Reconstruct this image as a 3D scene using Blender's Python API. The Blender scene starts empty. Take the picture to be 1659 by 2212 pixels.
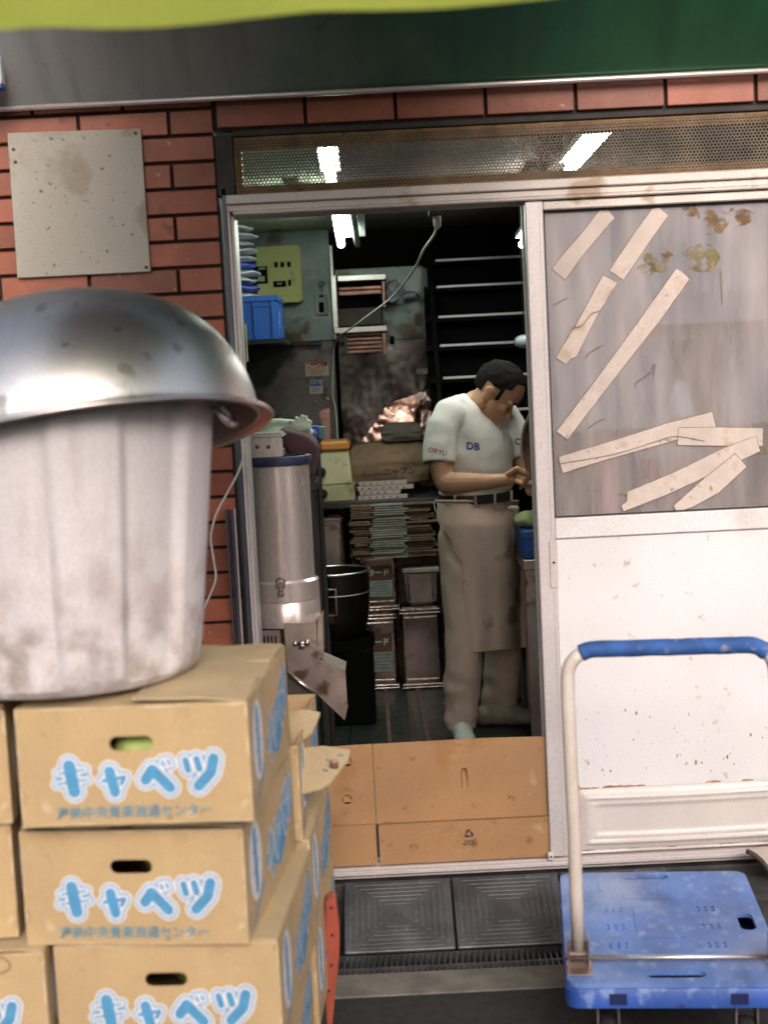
import bpy, bmesh, math, random
from mathutils import Vector, Matrix, noise
from mathutils.bvhtree import BVHTree
random.seed(7)
R = math.radians
S = bpy.context.scene
COL = S.collection

# ------------------------------------------------------------------ camera
CW, CH, CF = 1659.0, 2212.0, 3072.0          # measuring frame of the photograph
CAM = Vector((0, -3.79, 1.5)); ROLL = R(2.87); PITCH = R(5.7)
FWD = Vector((0, math.cos(PITCH), -math.sin(PITCH)))
_r0 = Vector((1, 0, 0)); _u0 = _r0.cross(FWD)
RGT = _r0*math.cos(ROLL) - _u0*math.sin(ROLL)
UPV = _u0*math.cos(ROLL) + _r0*math.sin(ROLL)
def ray(x, y): return FWD + RGT*((x-CW/2)/CF) - UPV*((y-CH/2)/CF)
def P(x, y, Y=0.0):                          # measured point on the upright plane at depth Y
    d = ray(x, y); return CAM + d*((Y-CAM.y)/d.y)
def PZ(x, y, Z):                             # measured point on the level plane at height Z
    d = ray(x, y); return CAM + d*((Z-CAM.z)/d.z)
cd = bpy.data.cameras.new('camera'); co = bpy.data.objects.new('camera', cd); COL.objects.link(co)
co.matrix_world = Matrix.Translation(CAM) @ Matrix((RGT, UPV, -FWD)).transposed().to_4x4()
cd.sensor_fit = 'VERTICAL'; cd.sensor_height = 36; cd.lens = 50.0
cd.clip_start = 0.05; cd.clip_end = 300
cd.dof.use_dof = True; cd.dof.focus_distance = 4.7; cd.dof.aperture_fstop = 3.5
S.camera = co

# ------------------------------------------------------------------ light
SUN_EL, SUN_AZ = R(27), R(12)                # from behind the camera, a little to its right
w = bpy.data.worlds.new('World'); S.world = w; w.use_nodes = True
nt = w.node_tree; sky = nt.nodes.new('ShaderNodeTexSky'); sky.sky_type = 'NISHITA'; sky.sun_disc = False
sky.sun_elevation = SUN_EL; sky.sun_rotation = math.pi - SUN_AZ; sky.dust_density = 4.0; sky.air_density = 1.0
bg = nt.nodes['Background']; hs_ = nt.nodes.new('ShaderNodeHueSaturation'); hs_.inputs['Saturation'].default_value = .5; nt.links.new(sky.outputs[0], hs_.inputs['Color']); nt.links.new(hs_.outputs[0], bg.inputs[0]); bg.inputs[1].default_value = 0.15
sl = bpy.data.lights.new('sun', 'SUN'); sl.energy = 1.5; sl.angle = R(28); sl.color = (1.0, .885, .86)
so = bpy.data.objects.new('sun', sl); COL.objects.link(so)
sdir = Vector((math.sin(SUN_AZ)*math.cos(SUN_EL), -math.cos(SUN_AZ)*math.cos(SUN_EL), math.sin(SUN_EL)))
so.rotation_euler = sdir.to_track_quat('Z', 'Y').to_euler(); so.location = (2, -14, 8)
S.view_settings.view_transform = 'Standard'; S.view_settings.look = 'None'
S.view_settings.exposure = 0.55; S.view_settings.gamma = 1
S.render.engine = 'CYCLES'; S.cycles.use_denoising = True
S.cycles.max_bounces = 8; S.cycles.transparent_max_bounces = 12
S.cycles.sample_clamp_indirect = 1.5; S.cycles.caustics_reflective = False; S.cycles.caustics_refractive = False
S.cycles.use_adaptive_sampling = False; S.cycles.blur_glossy = 1.0

# ------------------------------------------------------------------ materials
MATS = {}
def mat(name, col, rough=.5, metal=0, var=.12, vs=6, bump=0, bs=60, dirt=None, spec=.5, transl=0, emit=0, coat=0, rvar=.1, alpha=1, stretch=None, dirtmask=None, island=0, micro=.13):
    m = bpy.data.materials.new(name); m.use_nodes = True; MATS[name] = m
    t = m.node_tree; N = t.nodes; L = t.links; b = N['Principled BSDF']
    tc = N.new('ShaderNodeTexCoord'); src = tc.outputs['Object']
    if stretch:
        mp = N.new('ShaderNodeMapping'); mp.inputs['Scale'].default_value = stretch; L.new(src, mp.inputs[0]); src = mp.outputs[0]
    def nz(scale, detail=5):
        n = N.new('ShaderNodeTexNoise'); n.inputs['Scale'].default_value = scale; n.inputs['Detail'].default_value = detail; L.new(src, n.inputs['Vector']); return n.outputs[0]
    def mix(f, a, c, blend='MIX'):
        x = N.new('ShaderNodeMix'); x.data_type = 'RGBA'; x.blend_type = blend
        for s, v in ((x.inputs[0], f), (x.inputs[6], a), (x.inputs[7], c)):
            if hasattr(v, 'is_linked'): L.new(v, s)
            else: s.default_value = v if not isinstance(v, tuple) or len(v) == 4 else (*v, 1)
        return x.outputs[2]
    def ramp(v, lo, hi):
        r = N.new('ShaderNodeMapRange'); r.inputs[1].default_value = lo; r.inputs[2].default_value = hi; r.interpolation_type = 'SMOOTHSTEP'; L.new(v, r.inputs[0]); return r.outputs[0]
    lo = tuple(max(0, c*(1-var)) for c in col); hi = tuple(min(1, c*(1+var)) for c in col)
    n1 = nz(vs); c = mix(ramp(n1, .3, .7), lo, hi)
    if island:
        g = N.new('ShaderNodeNewGeometry'); k = ramp(g.outputs['Random Per Island'], 0, 1)
        c = mix(k, c, mix(1.0, c, (1-island, 1-island*1.05, 1-island*1.1), 'MULTIPLY'))
    if dirt:
        for dcol, sc, th, *sf in (dirt if isinstance(dirt, list) else [dirt]):
            c = mix(ramp(nz(sc, 8), th, th+(sf[0] if sf else .1)), c, dcol)
    if dirtmask: c = dirtmask(N, L, tc, c, mix, nz, ramp)
    if micro:                                  # fine surface mottling
        k = N.new('ShaderNodeMapRange'); k.inputs[1].default_value = .3; k.inputs[2].default_value = .7; k.inputs[3].default_value = 1-micro; k.inputs[4].default_value = 1+micro; L.new(nz(330, 2), k.inputs[0])
        hv = N.new('ShaderNodeHueSaturation'); L.new(c, hv.inputs['Color']); L.new(k.outputs[0], hv.inputs['Value']); c = hv.outputs[0]
    L.new(c, b.inputs['Base Color'])
    rr = N.new('ShaderNodeMapRange'); rr.inputs[3].default_value = max(.02, rough-rvar); rr.inputs[4].default_value = min(1, rough+rvar); L.new(nz(vs*1.7), rr.inputs[0]); L.new(rr.outputs[0], b.inputs['Roughness'])
    b.inputs['Metallic'].default_value = metal; b.inputs['Specular IOR Level'].default_value = spec
    if coat: b.inputs['Coat Weight'].default_value = coat; b.inputs['Coat Roughness'].default_value = .15
    if emit: b.inputs['Emission Color'].default_value = (*col, 1); b.inputs['Emission Strength'].default_value = emit
    if alpha < 1: b.inputs['Alpha'].default_value = alpha
    if bump:
        bm_ = N.new('ShaderNodeBump'); bm_.inputs['Strength'].default_value = bump; bm_.inputs['Distance'].default_value = .01; L.new(nz(bs, 6), bm_.inputs['Height']); L.new(bm_.outputs[0], b.inputs['Normal'])
    if transl:
        tr = N.new('ShaderNodeBsdfTranslucent'); L.new(c, tr.inputs[0]); ms = N.new('ShaderNodeMixShader'); ms.inputs[0].default_value = transl
        L.new(b.outputs[0], ms.inputs[1]); L.new(tr.outputs[0], ms.inputs[2]); L.new(ms.outputs[0], N['Material Output'].inputs[0])
    return m

mat('tile', (.36, .102, .052), .5, var=.15, vs=9, bump=.06, bs=120, island=.40, dirt=[((.20, .06, .035), 14, .60), ((.42, .22, .15), 40, .66)])
mat('mortar', (.03, .022, .02), .9, var=.3)
mat('plaster', (.3, .27, .25), .8)
mat('aluminium', (.62, .55, .53), .38, .25, var=.08, vs=3, dirt=((.36, .28, .22), 7, .66))
mat('aluminium_old', (.58, .50, .45), .5, .15, var=.12, vs=4, dirt=[((.34, .24, .17), 9, .58), ((.12, .08, .06), 60, .74)])
mat('aluminium_dark', (.10, .10, .13), .4, .6)
mat('door_white', (.74, .69, .68), .42, var=.05, vs=3, dirt=[((.62, .55, .52), 2.2, .56), ((.52, .42, .36), 34, .655)], bump=.05, bs=4)
mat('kick_white', (.62, .55, .51), .4, var=.05, vs=4)
mat('rust', (.36, .19, .10), .9, var=.4, vs=60)
mat('ochre', (.33, .16, .05), .75, var=.3, vs=22, dirt=((.08, .05, .03), 25, .62))
mat('mesh_metal', (.10, .075, .05), .6, .3, var=.4, vs=8)
mat('dark_wood', (.022, .016, .013), .7, var=.4, vs=12)
mat('board_grey', (.44, .40, .34), .75, var=.07, vs=3, bump=.03, bs=90, dirt=[((.17, .13, .10), 62, .625), ((.33, .28, .22), 5, .56), ((.14, .11, .08), 130, .66)])
mat('screw', (.12, .10, .09), .5, .7)
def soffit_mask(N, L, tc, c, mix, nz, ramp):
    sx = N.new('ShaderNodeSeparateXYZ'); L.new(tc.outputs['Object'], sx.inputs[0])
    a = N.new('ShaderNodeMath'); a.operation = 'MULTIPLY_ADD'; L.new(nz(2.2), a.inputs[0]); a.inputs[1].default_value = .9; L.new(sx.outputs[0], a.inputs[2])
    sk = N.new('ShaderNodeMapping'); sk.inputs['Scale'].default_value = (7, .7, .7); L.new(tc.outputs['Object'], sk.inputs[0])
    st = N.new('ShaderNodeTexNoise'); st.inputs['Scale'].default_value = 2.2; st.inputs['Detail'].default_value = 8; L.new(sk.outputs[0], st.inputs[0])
    c = mix(ramp(a.outputs[0], -.25, .75), (.42, .44, .44), c)  # grey reflection on the left end, mixed into the board colour
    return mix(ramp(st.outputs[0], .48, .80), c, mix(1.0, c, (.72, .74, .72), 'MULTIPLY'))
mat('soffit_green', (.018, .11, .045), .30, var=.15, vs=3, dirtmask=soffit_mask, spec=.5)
mat('alu_lip', (.60, .52, .50), .35, .5)
mat('awning', (.36, .42, .06), .8, var=.08, vs=3, transl=.5, bump=.1, bs=200)
mat('stripe_paint', (.55, .58, .62), .5)
mat('steel', (.70, .63, .61), .31, 1, var=.06, vs=5, stretch=(1, 1, .15), rvar=.07)
mat('bowl_steel', (.70, .68, .67), .39, 1, var=.10, vs=5, rvar=.08, bump=.05, bs=14, dirt=((.42, .40, .38), 26, .60))
mat('steel_dirty', (.50, .40, .36), .40, .85, var=.25, vs=7, dirt=((.16, .10, .08), 9, .6))
mat('steel_dark', (.07, .065, .065), .38, .7, var=.3, vs=6)
mat('steel_wall', (.125, .145, .14), .32, .85, var=.35, vs=3, bump=.06, bs=9, dirt=[((.07, .055, .045), 5, .54), ((.24, .15, .06), 14, .65), ((.10, .07, .05), 40, .62)])
mat('foil', (.15, .128, .125), .24, 1, var=.4, vs=3, bump=.3, bs=5, dirt=[((.05, .04, .038), 3.5, .42, .25)])
mat('foil_warm_reflection', (.62, .34, .29), .3, 1, var=.35, vs=7, bump=.12, bs=14, dirt=((.10, .07, .07), 6, .5, .25))  # warm reflected light put into the metal colour
mat('soot_steel', (.17, .14, .14), .36, .8, var=.4, vs=5, bump=.1, bs=12, dirt=[((.035, .036, .04), 2.5, .44), ((.05, .035, .03), 12, .58)])
def bin_mask(N, L, tc, c, mix, nz, ramp):
    sx = N.new('ShaderNodeSeparateXYZ'); L.new(tc.outputs['Object'], sx.inputs[0])
    a = N.new('ShaderNodeMath'); a.operation = 'MULTIPLY_ADD'; L.new(nz(7), a.inputs[0]); a.inputs[1].default_value = .26; L.new(sx.outputs[2], a.inputs[2])
    k = ramp(a.outputs[0], .42, .17); b = N.new('ShaderNodeMath'); b.operation = 'MULTIPLY'; L.new(k, b.inputs[0]); L.new(ramp(nz(19, 8), .36, .66), b.inputs[1])
    sk = N.new('ShaderNodeMapping'); sk.inputs['Scale'].default_value = (9, 9, .9); L.new(tc.outputs['Object'], sk.inputs[0])
    st = N.new('ShaderNodeTexNoise'); st.inputs['Scale'].default_value = 3; st.inputs['Detail'].default_value = 7; L.new(sk.outputs[0], st.inputs[0])
    c = mix(ramp(st.outputs[0], .5, .75), c, (.68, .61, .61))
    return mix(b.outputs[0], c, (.47, .38, .34))
mat('bin_plastic', (.80, .74, .74), .42, var=.04, vs=4, transl=.3, dirtmask=bin_mask, bump=.02, bs=30)
mat('cardboard', (.475, .325, .165), .85, var=.09, vs=5, bump=.12, bs=26, dirt=[((.40, .26, .125), 7, .56), ((.33, .20, .09), 30, .64), ((.56, .42, .26), 18, .64)])
mat('cardboard_in', (.44, .33, .19), .85, var=.1, vs=6)
mat('cardboard_brown', (.37, .20, .092), .85, var=.1, vs=4, bump=.10, bs=20, dirt=[((.33, .165, .066), 5, .55), ((.26, .125, .05), 28, .63), ((.45, .27, .14), 15, .645)])
mat('card_wear', (.56, .43, .27), .9, var=.15, vs=30)
mat('cardboard_edge', (.30, .15, .055), .9)
mat('print_blue', (.075, .27, .47), .7, var=.1, vs=20)
mat('print_white', (.72, .68, .68), .7, var=.05)
mat('print_grey', (.13, .22, .26), .75, var=.2, vs=40)
mat('print_dark', (.03, .03, .04), .7)
mat('cabbage', (.42, .50, .14), .5, var=.3, vs=12, bump=.3, bs=15)
mat('glove', (.60, .66, .55), .8, bump=.2, bs=30)
mat('trolley_blue', (.025, .085, .36), .5, var=.2, vs=8, dirt=[((.16, .24, .48), 14, .58), ((.02, .03, .08), 24, .62)], bump=.05, bs=50)
mat('trolley_top', (.105, .20, .50), .55, var=.22, vs=7, dirt=[((.24, .33, .57), 5, .40, .35), ((.05, .09, .26), 9, .50, .3), ((.25, .34, .56), 40, .52, .25), ((.42, .46, .57), 2.6, .56, .35)], bump=.08, bs=60, stretch=(1, .55, 1))
mat('trolley_deep', (.006, .012, .07), .6)
mat('grip_blue', (.028, .095, .30), .75, var=.25, vs=20, bump=.3, bs=60, dirt=[((.24, .26, .30), 34, .585), ((.015, .05, .16), 18, .6)])
mat('pole_cream', (.62, .53, .46), .4, var=.06, vs=10, dirt=((.35, .24, .16), 40, .72))
mat('rubber', (.02, .02, .02), .7)
mat('iron', (.085, .083, .09), .42, .45, var=.35, vs=9, bump=.15, bs=70, dirt=((.16, .16, .17), 22, .64))
mat('asphalt', (.017, .017, .018), .85, var=.3, vs=30, bump=.4, bs=160)
mat('concrete', (.15, .14, .12), .9, var=.25, vs=12, bump=.3, bs=90)
mat('stone_dark', (.035, .032, .03), .7, var=.5, vs=12, bump=.5, bs=25)
mat('red_paint', (.34, .065, .035), .6, var=.2, vs=8, dirt=((.12, .05, .04), 14, .62))
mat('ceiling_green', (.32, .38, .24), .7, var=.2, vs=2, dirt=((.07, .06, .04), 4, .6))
mat('ceiling_dim_brown', (.07, .055, .045), .7, var=.3, vs=3)  # dimmer right part of the ceiling, its shade put into the brown
mat('black', (.004, .004, .004), .9, spec=.08)
mat('nosing', (.62, .58, .56), .45, .3)
mat('breaker', (.42, .43, .15), .5, var=.08, vs=5, dirt=((.22, .16, .06), 7, .68))
mat('olive_plastic', (.34, .36, .15), .5)
mat('white_plastic', (.58, .60, .52), .5)
mat('crate_blue', (.01, .07, .30), .45, var=.1)
mat('bag_grey', (.26, .28, .30), .35, var=.3, vs=14, bump=.4, bs=30)
mat('bag_blue', (.03, .06, .30), .4)
mat('copper', (.34, .17, .13), .38, .8, var=.3, vs=14)
mat('floor_dark', (.017, .022, .019), .5, var=.5, vs=14, bump=.3, bs=60, dirt=((.06, .07, .065), 30, .7))
mat('strip_wood', (.16, .085, .075), .7, var=.3, vs=14)
mat('kraft', (.17, .10, .055), .75, var=.3, vs=8, bump=.6, bs=14)
mat('kraft_dark', (.055, .04, .03), .7, var=.3, vs=8, bump=.6, bs=14)
mat('drum_yellow', (.43, .38, .23), .5, var=.12, dirt=[((.25, .2, .1), 9, .58), ((.18, .13, .08), 26, .62)])
mat('orange', (.50, .19, .04), .5)
mat('maroon', (.06, .022, .03), .8, var=.2, bump=.2, bs=20)
mat('carton_blue', (.02, .09, .42), .6)
mat('sheet_pale', (.34, .32, .265), .8, var=.15, vs=20)
mat('sheet_brown', (.20, .13, .085), .8, var=.25, vs=20)
mat('tin_edge', (.55, .43, .39), .26, 1, var=.2, vs=10)
mat('tin', (.30, .225, .205), .22, 1, var=.3, vs=6, bump=.05, bs=10, dirt=((.11, .08, .07), 16, .52, .25))
mat('label_brown', (.13, .06, .03), .7)
mat('label_white', (.30, .34, .31), .7, var=.15, vs=30)
mat('pot', (.035, .03, .028), .32, .8, var=.4, vs=6)
mat('green_bucket', (.02, .06, .045), .5)
mat('rim_blue', (.03, .035, .09), .55, var=.5, vs=30, bump=.3, bs=50)
mat('skin', (.50, .27, .155), .5, var=.10, vs=16, dirt=((.46, .20, .12), 12, .58), bump=.04, bs=120)
mat('hair', (.009, .008, .008), .85, bump=.1, bs=160, spec=.08)
mat('lip', (.30, .12, .075), .5)
mat('eye_dark', (.02, .015, .012), .4)
mat('shirt', (.68, .66, .62), .85, var=.05, vs=6, bump=.12, bs=24)
mat('trouser', (.58, .44, .36), .9, var=.1, vs=8, bump=.1, bs=25)
mat('apron', (.66, .50, .41), .9, var=.10, vs=5, bump=.1, bs=30, dirt=[((.38, .27, .19), 5, .565), ((.28, .19, .13), 11, .62)])
mat('belt', (.012, .012, .014), .5)
mat('sock', (.55, .60, .55), .8)
mat('shoe', (.30, .24, .18), .7, var=.15)
mat('text_red', (.40, .04, .03), .7)
mat('text_navy', (.03, .045, .24), .7)
mat('tape', (.56, .455, .395), .7, var=.10, vs=9, bump=.35, bs=30, dirt=[((.47, .35, .27), 9, .56), ((.33, .22, .15), 45, .635)])
mat('tape_grime', (.27, .19, .13), .8, var=.3, vs=40, alpha=.55)
mat('residue', (.24, .13, .045), .7, var=.5, vs=25, alpha=.42)
mat('residue_pale', (.27, .21, .09), .7, var=.4, vs=25, alpha=.38)
mat('crack', (.17, .12, .085), .6)
mat('cable', (.55, .53, .46), .6)
mat('wall_pale', (.72, .66, .66), .8, var=.06, vs=1)
mat('rib_pale', (.93, .89, .89), .7)
mat('opp_dark', (.12, .085, .08), .6)
mat('opp_window', (.02, .02, .022), .3)
mat('banner_red', (.60, .06, .04), .7)
mat('poster', (.62, .58, .6), .6)
mat('lantern', (.8, .8, .78), .5)
mat('beige_panel', (.55, .46, .39), .5)
mat('wok', (.09, .045, .03), .5, .4, var=.5, vs=20, bump=.5, bs=30)
mat('wok_rim', (.40, .33, .26), .4, .7)
mat('cloth_green', (.30, .36, .16), .8, bump=.3, bs=20)
m = mat('tube_light', (.86, 1.0, .90), .4, emit=28)
mat('fill_tube_warm', (1.0, .95, .86), .4, emit=60)  # stronger glow for the added tube over the man
mat('cutter_steel', (.92, .76, .72), .28, .66, var=.06, vs=5, stretch=(1, 1, .15), rvar=.07)
mat('lamp_body', (.55, .60, .52), .5)

for nm_ in ('residue', 'residue_pale'):        # broken, partly worn away smears
    t_ = MATS[nm_].node_tree; n_ = t_.nodes.new('ShaderNodeTexNoise'); n_.inputs['Scale'].default_value = 26; n_.inputs['Detail'].default_value = 9
    tc_ = t_.nodes.new('ShaderNodeTexCoord'); r_ = t_.nodes.new('ShaderNodeMapRange'); r_.inputs[1].default_value = .46; r_.inputs[2].default_value = .66; r_.inputs[3].default_value = .0; r_.inputs[4].default_value = .85
    t_.links.new(tc_.outputs['Object'], n_.inputs[0]); t_.links.new(n_.outputs[0], r_.inputs[0]); t_.links.new(r_.outputs[0], t_.nodes['Principled BSDF'].inputs['Alpha'])
def glass_mat():
    m = bpy.data.materials.new('glass'); m.use_nodes = True; MATS['glass'] = m
    t = m.node_tree; N = t.nodes; L = t.links; N.remove(N['Principled BSDF'])
    tr = N.new('ShaderNodeBsdfTransparent'); tr.inputs[0].default_value = (.8, .79, .77, 1)
    gl = N.new('ShaderNodeBsdfGlossy'); gl.inputs['Roughness'].default_value = .02
    df = N.new('ShaderNodeBsdfDiffuse'); df.inputs[0].default_value = (.66, .57, .54, 1)
    tc = N.new('ShaderNodeTexCoord')
    n = N.new('ShaderNodeTexNoise'); n.inputs['Scale'].default_value = 2.6; n.inputs['Detail'].default_value = 9; mp = N.new('ShaderNodeMapping'); mp.inputs['Scale'].default_value = (4.5, 1, .8); L.new(tc.outputs['Object'], mp.inputs[0]); L.new(mp.outputs[0], n.inputs[0])
    mr = N.new('ShaderNodeMapRange'); mr.inputs[1].default_value = .35; mr.inputs[2].default_value = .75; mr.inputs[3].default_value = .24; mr.inputs[4].default_value = .58; L.new(n.outputs[0], mr.inputs[0])
    a = N.new('ShaderNodeMixShader'); a.inputs[0].default_value = .74; L.new(tr.outputs[0], a.inputs[1]); L.new(gl.outputs[0], a.inputs[2])
    b = N.new('ShaderNodeMixShader'); L.new(mr.outputs[0], b.inputs[0]); L.new(a.outputs[0], b.inputs[1]); L.new(df.outputs[0], b.inputs[2])
    L.new(b.outputs[0], N['Material Output'].inputs[0])
glass_mat()

# ------------------------------------------------------------------ mesh helpers
class MB:
    def __init__(s): s.bm = bmesh.new(); s.mi = 0
    def _mark(s, faces):
        for f in faces: f.material_index = s.mi
    def box(s, c, size, bev=0, rot=None, seg=1):
        r = bmesh.ops.create_cube(s.bm, size=1); vs = r['verts']
        M = Matrix.Translation(Vector(c)) @ (rot.to_4x4() if rot else Matrix()) @ Matrix.Diagonal((*size, 1))
        bmesh.ops.transform(s.bm, matrix=M, verts=vs)
        fs = set(f for v in vs for f in v.link_faces); s._mark(fs)
        if bev:
            es = list(set(e for v in vs for e in v.link_edges))
            r2 = bmesh.ops.bevel(s.bm, geom=es, offset=bev, segments=seg, profile=.6, affect='EDGES'); s._mark(r2['faces'])
        return s
    def span(s, x0, x1, y0, y1, z0, z1, bev=0): return s.box(((x0+x1)/2, (y0+y1)/2, (z0+z1)/2), (x1-x0, y1-y0, z1-z0), bev)
    def loft(s, rings, cap=True, closed=True):
        rv = [[s.bm.verts.new(p) for p in r] for r in rings]; n = len(rv[0])
        for a, b in zip(rv, rv[1:]):
            for i in range(n if closed else n-1):
                j = (i+1) % n
                f = s.bm.faces.new((a[i], a[j], b[j], b[i])); f.material_index = s.mi
        if cap and closed:
            f = s.bm.faces.new(list(reversed(rv[0]))); f.material_index = s.mi
            f = s.bm.faces.new(rv[-1]); f.material_index = s.mi
        return s
    def lathe(s, prof, segs=48, M=Matrix(), mod=None, cap=False):
        rings = []
        for r, z in prof:
            rings.append([M @ Vector(((r+(mod(2*math.pi*i/segs, z) if mod else 0))*math.cos(2*math.pi*i/segs), (r+(mod(2*math.pi*i/segs, z) if mod else 0))*math.sin(2*math.pi*i/segs), z)) for i in range(segs)])
        return s.loft(rings, cap)
    def tube(s, pts, r, segs=8, cap=True):
        pts = [Vector(p) for p in pts]; rs = r if isinstance(r, (list, tuple)) else [r]*len(pts); rings = []; prev = None
        for i, p in enumerate(pts):
            d = (pts[min(i+1, len(pts)-1)] - pts[max(i-1, 0)]).normalized()
            if prev is None: u = d.orthogonal().normalized()
            else:
                u = prev - d*prev.dot(d); u.normalize()
            prev = u; v = d.cross(u)
            rings.append([p + (u*math.cos(2*math.pi*k/segs) + v*math.sin(2*math.pi*k/segs))*rs[i] for k in range(segs)])
        return s.loft(rings, cap)
    def ball(s, c, r, sub=3, M=None):
        q = bmesh.ops.create_icosphere(s.bm, subdivisions=sub, radius=1); vs = q['verts']
        if not isinstance(r, (tuple, list)): r = (r, r, r)
        T = Matrix.Translation(Vector(c)) @ (M.to_4x4() if M else Matrix()) @ Matrix.Diagonal((*r, 1))
        bmesh.ops.transform(s.bm, matrix=T, verts=vs); s._mark(set(f for v in vs for f in v.link_faces)); return s
    def limb(s, seq, segs=14):                # capsule chain [(point, radius)...]
        for p, r in seq: s.ball(p, r, 2)
        for (p, r), (q, t) in zip(seq, seq[1:]): s.tube([p, q], [r, t], segs)
        return s
    def prism(s, pts, d):                     # polygon of 3-D points pushed along d
        d = Vector(d); a = [s.bm.verts.new(Vector(p)) for p in pts]; b = [s.bm.verts.new(Vector(p)+d) for p in pts]; n = len(a); fs = []
        fs.append(s.bm.faces.new(a)); fs.append(s.bm.faces.new(list(reversed(b))))
        for i in range(n): j = (i+1) % n; fs.append(s.bm.faces.new((a[j], a[i], b[i], b[j])))
        s._mark(fs); return s
    def face(s, pts):
        f = s.bm.faces.new([s.bm.verts.new(Vector(p)) for p in pts]); f.material_index = s.mi; return s
    def add(s, me, M=Matrix()):               # join a mesh in
        n0 = len(s.bm.verts); f0 = len(s.bm.faces); s.bm.from_mesh(me); s.bm.verts.ensure_lookup_table(); s.bm.faces.ensure_lookup_table()
        for v in s.bm.verts[n0:]: v.co = M @ v.co
        for f in s.bm.faces[f0:]: f.material_index = s.mi
        return s
    def mesh(s, name, mats, smooth=None):
        if smooth != 'keep': bmesh.ops.recalc_face_normals(s.bm, faces=s.bm.faces)
        me = bpy.data.meshes.new(name); s.bm.to_mesh(me); s.bm.free()
        for m in (mats if isinstance(mats, (list, tuple)) else [mats]): me.materials.append(MATS[m])
        if smooth:
            me.shade_smooth()
            if isinstance(smooth, (int, float)) and smooth is not True: me.set_sharp_from_angle(angle=R(smooth))
        return me
    def build(s, name, mats, parent=None, smooth=None, local=False): return link(name, s.mesh(name, mats, smooth), parent, local)

def link(name, me, parent=None, local=False):
    o = bpy.data.objects.new(name, me); COL.objects.link(o)
    if parent:
        o.parent = parent
        if not local and parent.parent is None: o.matrix_parent_inverse = Matrix.Translation(-parent.location)
    return o
def thing(name, label, cat, loc=(0, 0, 0), rz=0, group=None):
    o = bpy.data.objects.new(name, None); COL.objects.link(o); o.location = loc; o.rotation_euler = (0, 0, rz); o.empty_display_size = .05
    return tag(o, label, cat, group)
def tag(o, label, cat, group=None):
    o['label'] = label; o['category'] = cat
    if group: o['group'] = group
    return o
def struct(o, kind='structure'): o['kind'] = kind; return o

def eval_mesh(o):
    bpy.context.view_layer.update()
    return bpy.data.meshes.new_from_object(o.evaluated_get(bpy.context.evaluated_depsgraph_get()))
def text_mesh(txt, size=1, offset=0, extrude=0, align='CENTER'):
    c = bpy.data.curves.new('txt', 'FONT'); c.body = txt; c.size = size; c.offset = offset; c.extrude = extrude; c.align_x = align; c.align_y = 'CENTER'
    c.resolution_u = 3; c.fill_mode = 'BOTH' if extrude else 'FRONT'
    o = bpy.data.objects.new('txt', c); COL.objects.link(o); me = eval_mesh(o); bpy.data.objects.remove(o); bpy.data.curves.remove(c); return me
def cut_sheet(polys, th):                     # flat sheet in xy with holes, thickness th about z=0
    c = bpy.data.curves.new('sh', 'CURVE'); c.dimensions = '2D'; c.fill_mode = 'BOTH'; c.extrude = th/2
    for p in polys:
        sp = c.splines.new('POLY'); sp.points.add(len(p)-1); sp.use_cyclic_u = True
        for q, v in zip(sp.points, p): q.co = (v[0], v[1], 0, 1)
    o = bpy.data.objects.new('sh', c); COL.objects.link(o); me = eval_mesh(o); bpy.data.objects.remove(o); bpy.data.curves.remove(c); return me
def remesh(mb, vox, smooth=4, fac=.5, fn=None):
    me = mb.mesh('tmp', 'black'); o = bpy.data.objects.new('tmp', me); COL.objects.link(o)
    md = o.modifiers.new('r', 'REMESH'); md.mode = 'VOXEL'; md.voxel_size = vox
    if smooth: sm = o.modifiers.new('s', 'SMOOTH'); sm.iterations = smooth; sm.factor = fac
    out = eval_mesh(o); bpy.data.objects.remove(o)
    out.materials.clear()
    if fn:
        for v in out.vertices: v.co = fn(v.co.copy(), v.normal.copy())
    out.shade_smooth(); return out
def stadium(cx, cy, w, h, n=8):
    r = min(w, h)/2; pts = []
    for k in range(2*n+2):
        if w >= h: a = -math.pi/2 + math.pi*(k % (n+1))/n + (math.pi if k > n else 0); c = (cx + (w/2-r)*(1 if k <= n else -1), cy)
        else: a = math.pi*(k % (n+1))/n + (math.pi if k > n else 0); c = (cx, cy + (h/2-r)*(1 if k <= n else -1))
        pts.append((c[0]+r*math.cos(a), c[1]+r*math.sin(a)))
    return pts
def circle(cx, cy, r, n=20): return [(cx+r*math.cos(2*math.pi*k/n), cy+r*math.sin(2*math.pi*k/n)) for k in range(n)]
def rrect(x0, y0, x1, y1, r, n=5):
    pts = []
    for cx, cy, a0 in ((x1-r, y1-r, 0), (x0+r, y1-r, 90), (x0+r, y0+r, 180), (x1-r, y0+r, 270)):
        for k in range(n+1): a = R(a0+90*k/n); pts.append((cx+r*math.cos(a), cy+r*math.sin(a)))
    return pts
FRONT = Matrix(((1, 0, 0, 0), (0, 0, -1, 0), (0, 1, 0, 0), (0, 0, 0, 1)))   # xy sheet -> upright xz facing -y
def up_at(x, y, z): return Matrix.Translation((x, y, z)) @ FRONT
def smoothpath(pts, n=6):
    pts = [Vector(p) for p in pts]; q = [pts[0]*2-pts[1]] + pts + [pts[-1]*2-pts[-2]]; out = []
    for i in range(1, len(q)-2):
        a, b, c, d = q[i-1:i+3]
        for k in range(n):
            t = k/n; out.append(.5*((2*b)+(c-a)*t+(2*a-5*b+4*c-d)*t*t+(3*b-a-3*c+d)*t**3))
    out.append(pts[-1]); return out
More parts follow.
